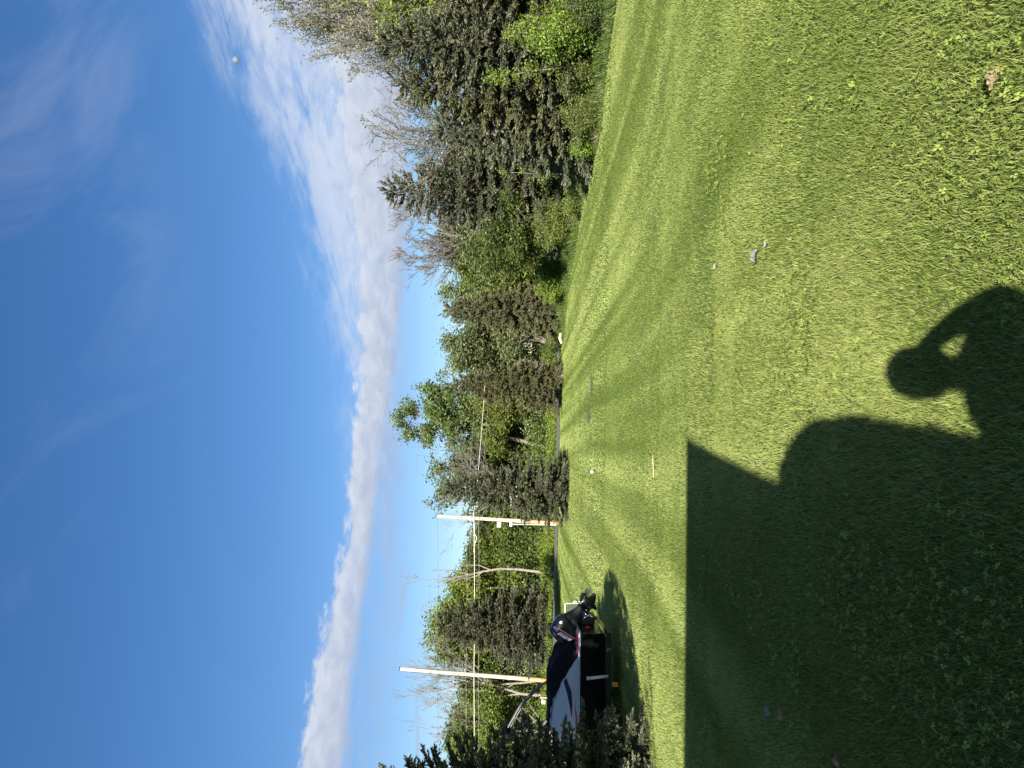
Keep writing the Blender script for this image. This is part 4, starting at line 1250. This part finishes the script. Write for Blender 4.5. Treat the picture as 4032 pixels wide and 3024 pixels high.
    g = Geo(); g.tube([(2.02, -1.0, 0.275), (2.02, 1.0, 0.275)], 0.035, 10); part('axle', g, steel, tr)
    g = Geo(); g.tube([(6.3, 0.12, 0.02), (6.3, 0.12, 0.75)], 0.03, 10); g.tube([(6.3, 0.12, 0.02), (6.3, 0.12, 0.05)], 0.09, 12); part('jack', g, chrome, tr)
    g = Geo(); g.box((5.55, -0.05, 0.40), (5.65, 0.05, 0.95)); g.box((5.4, -0.09, 0.92), (5.6, 0.09, 0.98)); part('winch_post', g, steel, tr)

build_boat()

# ------------------------------------------------------------------ chair, mailbox, bits on the lawn
def build_small():
    white = principled('white_tube', (0.80, 0.80, 0.78), 0.35)
    strap = principled('dark_green_strap', (0.025, 0.05, 0.035), 0.6)
    c = stand(626, 26.0)
    ch = thing('lawn_chair', 'white-framed lawn chair with dark green straps behind the outboard', 'chair', c, R(25))
    W = 0.27
    def frame(pts, name):
        g = Geo(); g.tube(pts, 0.015, 8); part(name, g, white, ch, smooth=True)
    for s in (-W, W):
        frame([(s, -0.25, 0.0), (s, -0.24, 0.38), (s, -0.26, 0.60)], 'front_leg')
        frame([(s, 0.30, 0.0), (s, 0.22, 0.36), (s, 0.20, 0.62)], 'rear_leg')
        frame([(s, -0.28, 0.55), (s, -0.26, 0.62), (s, -0.1, 0.645), (s, 0.15, 0.63), (s, 0.22, 0.60)], 'armrest')
        frame([(s, -0.26, 0.38), (s, 0.14, 0.34), (s, 0.20, 0.45), (s, 0.34, 0.90)], 'side_rail')
    frame([(-W, 0.34, 0.90), (-W * 0.8, 0.345, 0.93), (W * 0.8, 0.345, 0.93), (W, 0.34, 0.90)], 'top_rail')
    frame([(-W, -0.26, 0.38), (W, -0.26, 0.38)], 'front_rail')
    for i in range(7):
        f = i / 6; y = 0.20 + 0.13 * f; z = 0.47 + 0.40 * f
        g = Geo(); g.box((-W, y - 0.004, z - 0.022), (W, y + 0.004, z + 0.022)); part('back_strap', g, strap, ch)
    for i in range(6):
        y = -0.22 + 0.065 * i; z = 0.378 - 0.035 * i / 6
        g = Geo(); g.box((-W, y - 0.022, z - 0.004), (W, y + 0.022, z + 0.004)); part('seat_strap', g, strap, ch)
    # mailbox seen above the boat cover
    mb = stand(278, 49.5)
    t = thing('mailbox', 'small white mailbox on a wooden stake above the boat cover', 'mailbox', mb)
    htop = height_to(278, 2146, 49.5)
    g = Geo(); g.box((-0.05, -0.05, -0.2), (0.05, 0.05, htop + 0.35)); part('stake', g, principled('stake_wood', (0.55, 0.42, 0.26), 0.85, noise=(5, 0.5)), t)
    g = Geo(); n = 9; rr = [(-0.13, 0), (-0.13, 0.12)] + [(0.13 * math.cos(a), 0.12 + 0.13 * math.sin(a)) for a in np.linspace(math.pi, 0, n)] + [(0.13, 0)]
    g.loft([[(x - 0.16, y, z + htop) for x, z in rr] for y in (-0.34, 0.10)], cap=True); body = part('box', g, principled('mailbox_white', (0.80, 0.80, 0.78), 0.4), t)
    g = Geo(); g.box((0.0, -0.2, htop + 0.15), (0.02, -0.17, htop + 0.34)); part('flag', g, principled('dark_flag', (0.05, 0.05, 0.06), 0.5), body)

    # ball
    p = ground(1166, 2340)
    g = Geo(); rr = 0.06
    rings = [[(rr * math.sin(b) * math.cos(a), rr * math.sin(b) * math.sin(a), rr + rr * math.cos(b)) for a in np.linspace(0, 2 * math.pi, 14, endpoint=False)] for b in np.linspace(0.05, math.pi - 0.05, 10)]
    g.loft(rings); o = part('ball', g, principled('white_ball', (0.82, 0.82, 0.80), 0.4), smooth=True, loc=p + Vector((0, 0, 0.02)))
    tag(o, 'small white ball lying on the sunlit lawn before the lone spruce', 'ball')
    # stick
    a = ground(1237, 2581); b = ground(1143, 2585)
    g = Geo(); d = b - a
    g.tube([(0, 0, 0.045), tuple(d * 0.3 + Vector((0, 0.01, 0.05))), tuple(d * 0.65 + Vector((0, -0.008, 0.048))), tuple(d + Vector((0, 0, 0.05)))], [0.006, 0.008, 0.007, 0.005], 6)
    o = part('stick', g, principled('pale_stick', (0.55, 0.47, 0.30), 0.8), smooth=True, loc=a)
    tag(o, 'thin pale stick lying just beyond the house shadow', 'stick')
    # crumpled scraps and dead leaves
    def scrap(name, u, v, size, mat, label, cat, seed, hgt=0.04, bumps=0.35):
        rng = np.random.RandomState(seed); q = ground(u, v); n = 9
        gg = Geo(); X, Yg = np.meshgrid(np.linspace(-1, 1, n), np.linspace(-1, 1, n))
        rad = np.sqrt(X ** 2 + Yg ** 2); ang = np.arctan2(Yg, X)
        k = 1 + 0.3 * np.sin(3 * ang + seed) + 0.15 * np.sin(7 * ang)
        Z = bumps * (wnoise(X * 3 + seed, Yg * 3, 1.0, seed) - 0.3) + bumps * 0.5 * (wnoise(X * 9 + seed, Yg * 9, 1.0, seed + 1) - 0.5)
        V = np.stack((X * k * size * 0.5 / np.maximum(1, rad), Yg * k * size * 0.5 / np.maximum(1, rad), Z * size + hgt), -1).reshape(-1, 3)
        i, j = np.meshgrid(np.arange(n - 1), np.arange(n - 1)); a_ = (j * n + i).ravel()
        gg.add(V, np.stack((a_, a_ + 1, a_ + n + 1, a_ + n), 1))
        o = part(name, gg, mat, smooth=False, loc=q)
        o.modifiers.new('thick', 'SOLIDIFY').thickness = 0.002
        tag(o, label, cat)
    plast = principled('crumpled_foil', (0.16, 0.165, 0.165), 0.5, spec=0.6)
    dead = principled('dead_leaf', (0.34, 0.19, 0.09), 0.8, noise=(20, 0.6))
    straw = principled('dry_grass_clump', (0.27, 0.22, 0.11), 0.9, noise=(15, 0.6))
    pale = principled('pale_leaf', (0.20, 0.20, 0.18), 0.7)
    scrap('crumpled_scrap', 2014, 2990, 0.085, plast, 'crumpled silvery scrap on the sunlit lawn at right', 'scrap', 3)
    scrap('paper_bit', 1975, 2830, 0.04, principled('white_paper', (0.28, 0.28, 0.27), 0.6), 'tiny white paper bit beyond the silvery scrap', 'scrap', 4)
    scrap('paper_bit', 2062, 3035, 0.035, principled('white_paper', (0.28, 0.28, 0.27), 0.6), 'tiny white fleck right of the silvery scrap', 'scrap', 14)
    scrap('dry_clump', 2717, 3965, 0.06, straw, 'tan clump of dead grass in the near right grass', 'dead grass', 5, 0.05)
    scrap('fallen_leaf', 220, 3046, 0.07, pale, 'pale grey leaf lying in the house shadow', 'leaf', 6)
    scrap('fallen_leaf', 205, 3100, 0.06, dead, 'rusty brown leaf beside the pale one in the shadow', 'leaf', 7)
    scrap('fallen_leaf', 25, 3325, 0.06, dead, 'brown leaf at the left edge of the shadow', 'leaf', 8)
    scrap('fallen_leaf', 1195, 2990, 0.03, pale, 'small pale leaf inside the tip of the house shadow', 'leaf', 9)
    # bare soil scrape and a pale log end by the road
    def soil(u0, u1, v, w, label, mat, name='bare_soil'):
        a = ground(u0, v); b = ground(u1, v); n = 28; rng = np.random.RandomState(int(u0))
        c_ = (a + b) / 2; hl = (b - a).length / 2
        V = [(0, 0, 0.045)] + [(hl * math.cos(t) * rng.uniform(0.75, 1.1), w * math.sin(t) * rng.uniform(0.6, 1.2), 0.02) for t in np.linspace(0, 2 * math.pi, n, endpoint=False)]
        gg = Geo().add(V, [(0, i + 1, (i + 1) % n + 1) for i in range(n)])
        o = part(name, gg, mat, loc=c_); tag(o, label, 'soil', kind='structure')
    earth = principled('bare_earth', (0.10, 0.088, 0.055), 0.95, noise=(6, 0.8, (0.06, 0.055, 0.03)))
    soil(1352, 1432, 2317, 0.8, 'dark bare scrape of soil in the lawn', earth)
    soil(1455, 1545, 2330, 0.5, 'thin worn patch in the lawn', earth)
    p = ground(1692, 2221)
    g = Geo(); g.tube([(-0.35, 0, 0.15), (0.0, 0.1, 0.28), (0.35, 0, 0.22)], [0.09, 0.10, 0.08], 10)
    o = part('log', g, principled('fresh_cut_wood', (0.62, 0.50, 0.30), 0.8), smooth=True, loc=p); tag(o, 'short pale log at the lawn corner between the ragged spruces', 'log')
    # pale trunks that show at the lawn edge (bent foot of the ragged spruce)
    # daytime moon
    d = ray(2787, 930); q = Vector((0, 0, CAM_H)) + d * 2500
    g = Geo(); rr = 2500 * 11.5 / F_PX
    rings = [[(rr * math.sin(b) * math.cos(a), rr * math.sin(b) * math.sin(a), rr * math.cos(b)) for a in np.linspace(0, 2 * math.pi, 24, endpoint=False)] for b in np.linspace(0.02, math.pi - 0.02, 16)]
    g.loft(rings); o = part('moon', g, principled('moon_rock', (0.26, 0.29, 0.34), 1.0, spec=0.0, noise=(0.2, 0.5)), smooth=True, loc=q)
    mt = MATS['moon_rock'].node_tree; NM = NT(mt)
    mo = [n for n in mt.nodes if n.type == 'OUTPUT_MATERIAL'][0]; pb = mt.nodes['Principled BSDF']
    tp = NM.new('ShaderNodeBsdfTransparent'); mx = NM.new('ShaderNodeMixShader'); mx.inputs[0].default_value = 0.5
    mt.links.new(tp.outputs[0], mx.inputs[1]); mt.links.new(pb.outputs[0], mx.inputs[2]); mt.links.new(mx.outputs[0], mo.inputs[0])   # the blue air in front washes it out
    tag(o, 'small pale daytime moon in the upper right sky', 'moon')

build_small()

# ------------------------------------------------------------------ behind the viewer: house, cypress, photographer
def build_behind():
    G1 = ground(1301, 2706); G2 = ground(0, 2743)
    H = 5.5; back = H / math.tan(SUN_EL)
    off = Vector((math.sin(SUN_AZ) * back, math.cos(SUN_AZ) * back, 0))
    E1 = Vector((G1.x, G1.y, 0)) - off * ((H - G1.z) / H); E2 = Vector((G2.x, G2.y, 0)) - off * ((H - G2.z) / H)
    ang = R(2.0)
    hs = thing('house', 'house whose shadow falls across the lawn', 'house', E1, ang)
    L = 13.0; D = 5.0
    siding = principled('house_siding', (0.55, 0.54, 0.50), 0.7, noise=(1.5, 0.2))
    shingle = principled('roof_shingle', (0.09, 0.085, 0.08), 0.9, noise=(8, 0.5))
    glass = principled('window_glass', (0.03, 0.04, 0.05), 0.08)
    trim = principled('white_trim', (0.75, 0.75, 0.73), 0.5)
    g = Geo(); g.loft([[(x, -0.45, -0.3), (x, -0.45, H - 0.33), (x, -D, H - 1.86), (x, -D, -0.3)] for x in (-L, -0.12)]); part('wall', g, siding, hs)
    g = Geo()
    # single-pitch roof falling away from the lawn
    prof = [(0.0, H - 0.18), (0.0, H), (-D - 0.45, H - 1.7), (-D - 0.45, H - 1.88)]
    g.loft([[(x, y, z) for y, z in prof] for x in (-L - 0.3, 0.0)]); roof = part('roof', g, shingle, hs)
    for wx in (-10.5, -7.2, -3.6):
        for wz in (0.9, 3.4):
            g = Geo(); g.box((wx, -0.448, wz), (wx + 1.3, -0.40, wz + 1.25)); w = part('window', g, trim, hs)
            g = Geo(); g.box((wx + 0.08, -0.399, wz + 0.08), (wx + 1.22, -0.385, wz + 1.17)); part('pane', g, glass, w)
    g = Geo(); g.box((-1.9, -0.448, 0.0), (-0.95, -0.40, 2.1)); d = part('door', g, trim, hs)
    g = Geo(); g.tube([(-1.1, -0.40, 1.0), (-1.1, -0.34, 1.0)], 0.03, 8); part('handle', g, trim, d)

    # round-crowned maple left of the viewer: its dappled shade lies on the boat
    sk = decid_skeleton(501, 4.4, 0.16, 3, (7, 5, 4), (30, 65), 0.42, upward=0.2, wob=0.08, min_r=0.012, first=0.85)
    rng = np.random.RandomState(77); n = 5200
    d = norm(rng.normal(0, 1, (n, 3))); rad = 2.05 * rng.uniform(0.25, 1.0, n) ** 0.45
    P = d * rad[:, None] * np.array((1, 1, 0.95)) + np.array((0, 0, 6.3))
    keep = wnoise(P[:, 0] * 3 + P[:, 2] * 1.7, P[:, 1] * 3 - P[:, 2] * 2.1, 1.0, 4) > 0.34
    P = P[keep]
    G = Geo(); leaf_quads(G, P, 0.20, rng, np.array((0.09, 0.14, 0.03)) * rng.uniform(0.7, 1.3, (len(P), 1)), 0.05, 0.8)
    tree('broadleaf_tree', 'round leafy maple left of the house, its dappled shade lying on the boat', (sk[0].mesh('tree_wood', True), G.mesh('tree_leaves')), (-7.55, 4.3, float(gz(-7.55, 4.3))))

    # clipped evergreen beside the house corner
    top = ground(1385, 3078)
    hgt = 2.75; c = Vector((top.x - 0.72, top.y - hgt / math.tan(SUN_EL) - 0.28, 0))
    rng = np.random.RandomState(3); g = Geo(); rings = []
    prof = [(0.0, 0.42), (0.3, 0.50), (1.0, 0.56), (1.7, 0.58), (2.3, 0.57), (2.55, 0.50), (2.70, 0.34), (2.75, 0.05)]
    for z, r in prof:
        rings.append([(r * math.cos(a) * (1 + 0.03 * math.sin(5 * a + z * 3)), r * math.sin(a) * (1 + 0.03 * math.sin(4 * a + z * 5)), z) for a in np.linspace(0, 2 * math.pi, 22, endpoint=False)])
    g.loft(rings)
    ev = thing('clipped_evergreen', 'round-topped clipped evergreen whose shadow falls beside the photographer', 'shrub', c)
    part('core', g, principled('evergreen_core', (0.03, 0.05, 0.02), 0.9), ev, smooth=True)
    n = 9000; zz = rng.uniform(0.02, 2.75, n); rr = np.interp(zz, [p[0] for p in prof], [p[1] for p in prof]); a = rng.uniform(0, 6.28, n)
    G = Geo(); leaf_quads(G, np.stack((rr * np.cos(a), rr * np.sin(a), zz), 1), 0.05, rng, np.array((0.05, 0.085, 0.025)) * rng.uniform(0.6, 1.4, (n, 1)), 0.012)
    part('foliage', G, LEAF(), ev)

    # photographer
    person = thing('person', 'photographer in dark clothes holding up a phone, seen only by shadow', 'person', (-0.07, -0.33, 0))
    bm = bmesh.new(); sk = bm.verts.layers.skin.verify()
    V = {}
    def jv(n, p, r, root=False):
        v = bm.verts.new(p); v[sk].radius = (r[0], r[1]) if isinstance(r, tuple) else (r, r); v[sk].use_root = root; V[n] = v
    def ed(*n):
        for a, b in zip(n[:-1], n[1:]): bm.edges.new((V[a], V[b]))
    jv('pelvis', (0, 0, 0.98), (0.17, 0.12), True); jv('waist', (0, 0.0, 1.14), (0.155, 0.115)); jv('chest', (0, 0.0, 1.34), (0.175, 0.125)); jv('upper', (0, -0.01, 1.47), (0.13, 0.10))
    jv('neck', (0, 0.0, 1.57), 0.06); jv('jaw', (0, 0.02, 1.645), 0.075); jv('skull', (0, 0.015, 1.74), (0.098, 0.11)); jv('crown', (0, 0.005, 1.80), (0.06, 0.07))
    ed('pelvis', 'waist', 'chest', 'upper', 'neck', 'jaw', 'skull', 'crown')
    for s, k in ((1, 'r'), (-1, 'l')):
        jv('hip' + k, (s * 0.10, 0, 0.90), 0.105); jv('knee' + k, (s * 0.115, 0.02, 0.50), 0.066); jv('calf' + k, (s * 0.12, 0.0, 0.36), 0.062); jv('ankle' + k, (s * 0.125, -0.02, 0.09), 0.045); jv('toe' + k, (s * 0.14, 0.14, 0.045), 0.042)
        ed('pelvis', 'hip' + k, 'knee' + k, 'calf' + k, 'ankle' + k, 'toe' + k)
        jv('sh' + k, (s * 0.20, -0.005, 1.475), 0.09)
        ed('upper', 'sh' + k)
    # right arm raised to the phone, elbow out; left arm hanging
    jv('elr', (0.285, 0.17, 1.385), 0.068); jv('fr', (0.23, 0.225, 1.465), 0.060); jv('wrr', (0.155, 0.285, 1.54), 0.044); jv('pr', (0.125, 0.295, 1.565), (0.034, 0.022))
    ed('shr', 'elr', 'fr', 'wrr', 'pr')
    jv('ell', (-0.255, -0.03, 1.18), 0.05); jv('wrl', (-0.265, 0.06, 0.94), 0.032); jv('pl', (-0.262, 0.075, 0.87), (0.02, 0.036))
    ed('shl', 'ell', 'wrl', 'pl')
    for i in range(4):       # left fingers relaxed
        o = -0.027 + 0.018 * i
        jv('f%da' % i, (-0.262, 0.075 - o, 0.80), 0.009); jv('f%db' % i, (-0.255, 0.08 - o, 0.745 + 0.006 * abs(i - 1.5)), 0.008)
        ed('pl', 'f%da' % i, 'f%db' % i)
    jv('tla', (-0.235, 0.115, 0.85), 0.010); jv('tlb', (-0.225, 0.125, 0.80), 0.009); ed('pl', 'tla', 'tlb')
    for i in range(4):       # right fingers curled behind the phone's edge, below the lens
        z = 1.59 - 0.022 * i
        jv('g%da' % i, (0.122, 0.325, z), 0.009); jv('g%db' % i, (0.085 + 0.004 * i, 0.340, z), 0.008)
        ed('pr', 'g%da' % i, 'g%db' % i)
    jv('tra', (0.115, 0.295, 1.60), 0.010); jv('trb', (0.090, 0.296, 1.615), 0.009); ed('pr', 'tra', 'trb')
    me = bpy.data.meshes.new('body'); bm.to_mesh(me); bm.free()
    body = link('body', me, principled('dark_clothes', (0.05, 0.055, 0.07), 0.85), person)
    body.modifiers.new('skin', 'SKIN').use_smooth_shade = True
    sd = body.modifiers.new('sub', 'SUBSURF'); sd.levels = 1; sd.render_levels = 2
    g = Geo(); rings = []
    for z, r in ((1.68, 0.118), (1.76, 0.128), (1.81, 0.116), (1.845, 0.08), (1.865, 0.02)):
        rings.append([(r * 0.92 * math.cos(a), 0.005 + r * 1.05 * math.sin(a), z) for a in np.linspace(0, 2 * math.pi, 18, endpoint=False)])
    g.loft(rings); part('hair', g, principled('brown_hair', (0.05, 0.035, 0.025), 0.7), person, smooth=True)
    g = Geo(); g.box((-0.037, -0.013, 1.525), (0.037, -0.005, 1.672)); ph = part('phone', g, principled('phone_black', (0.02, 0.02, 0.02), 0.3), bevel=0.003)
    tag(ph, 'phone held up in the photographer\'s hand, casting part of the shadow', 'phone')

build_behind()
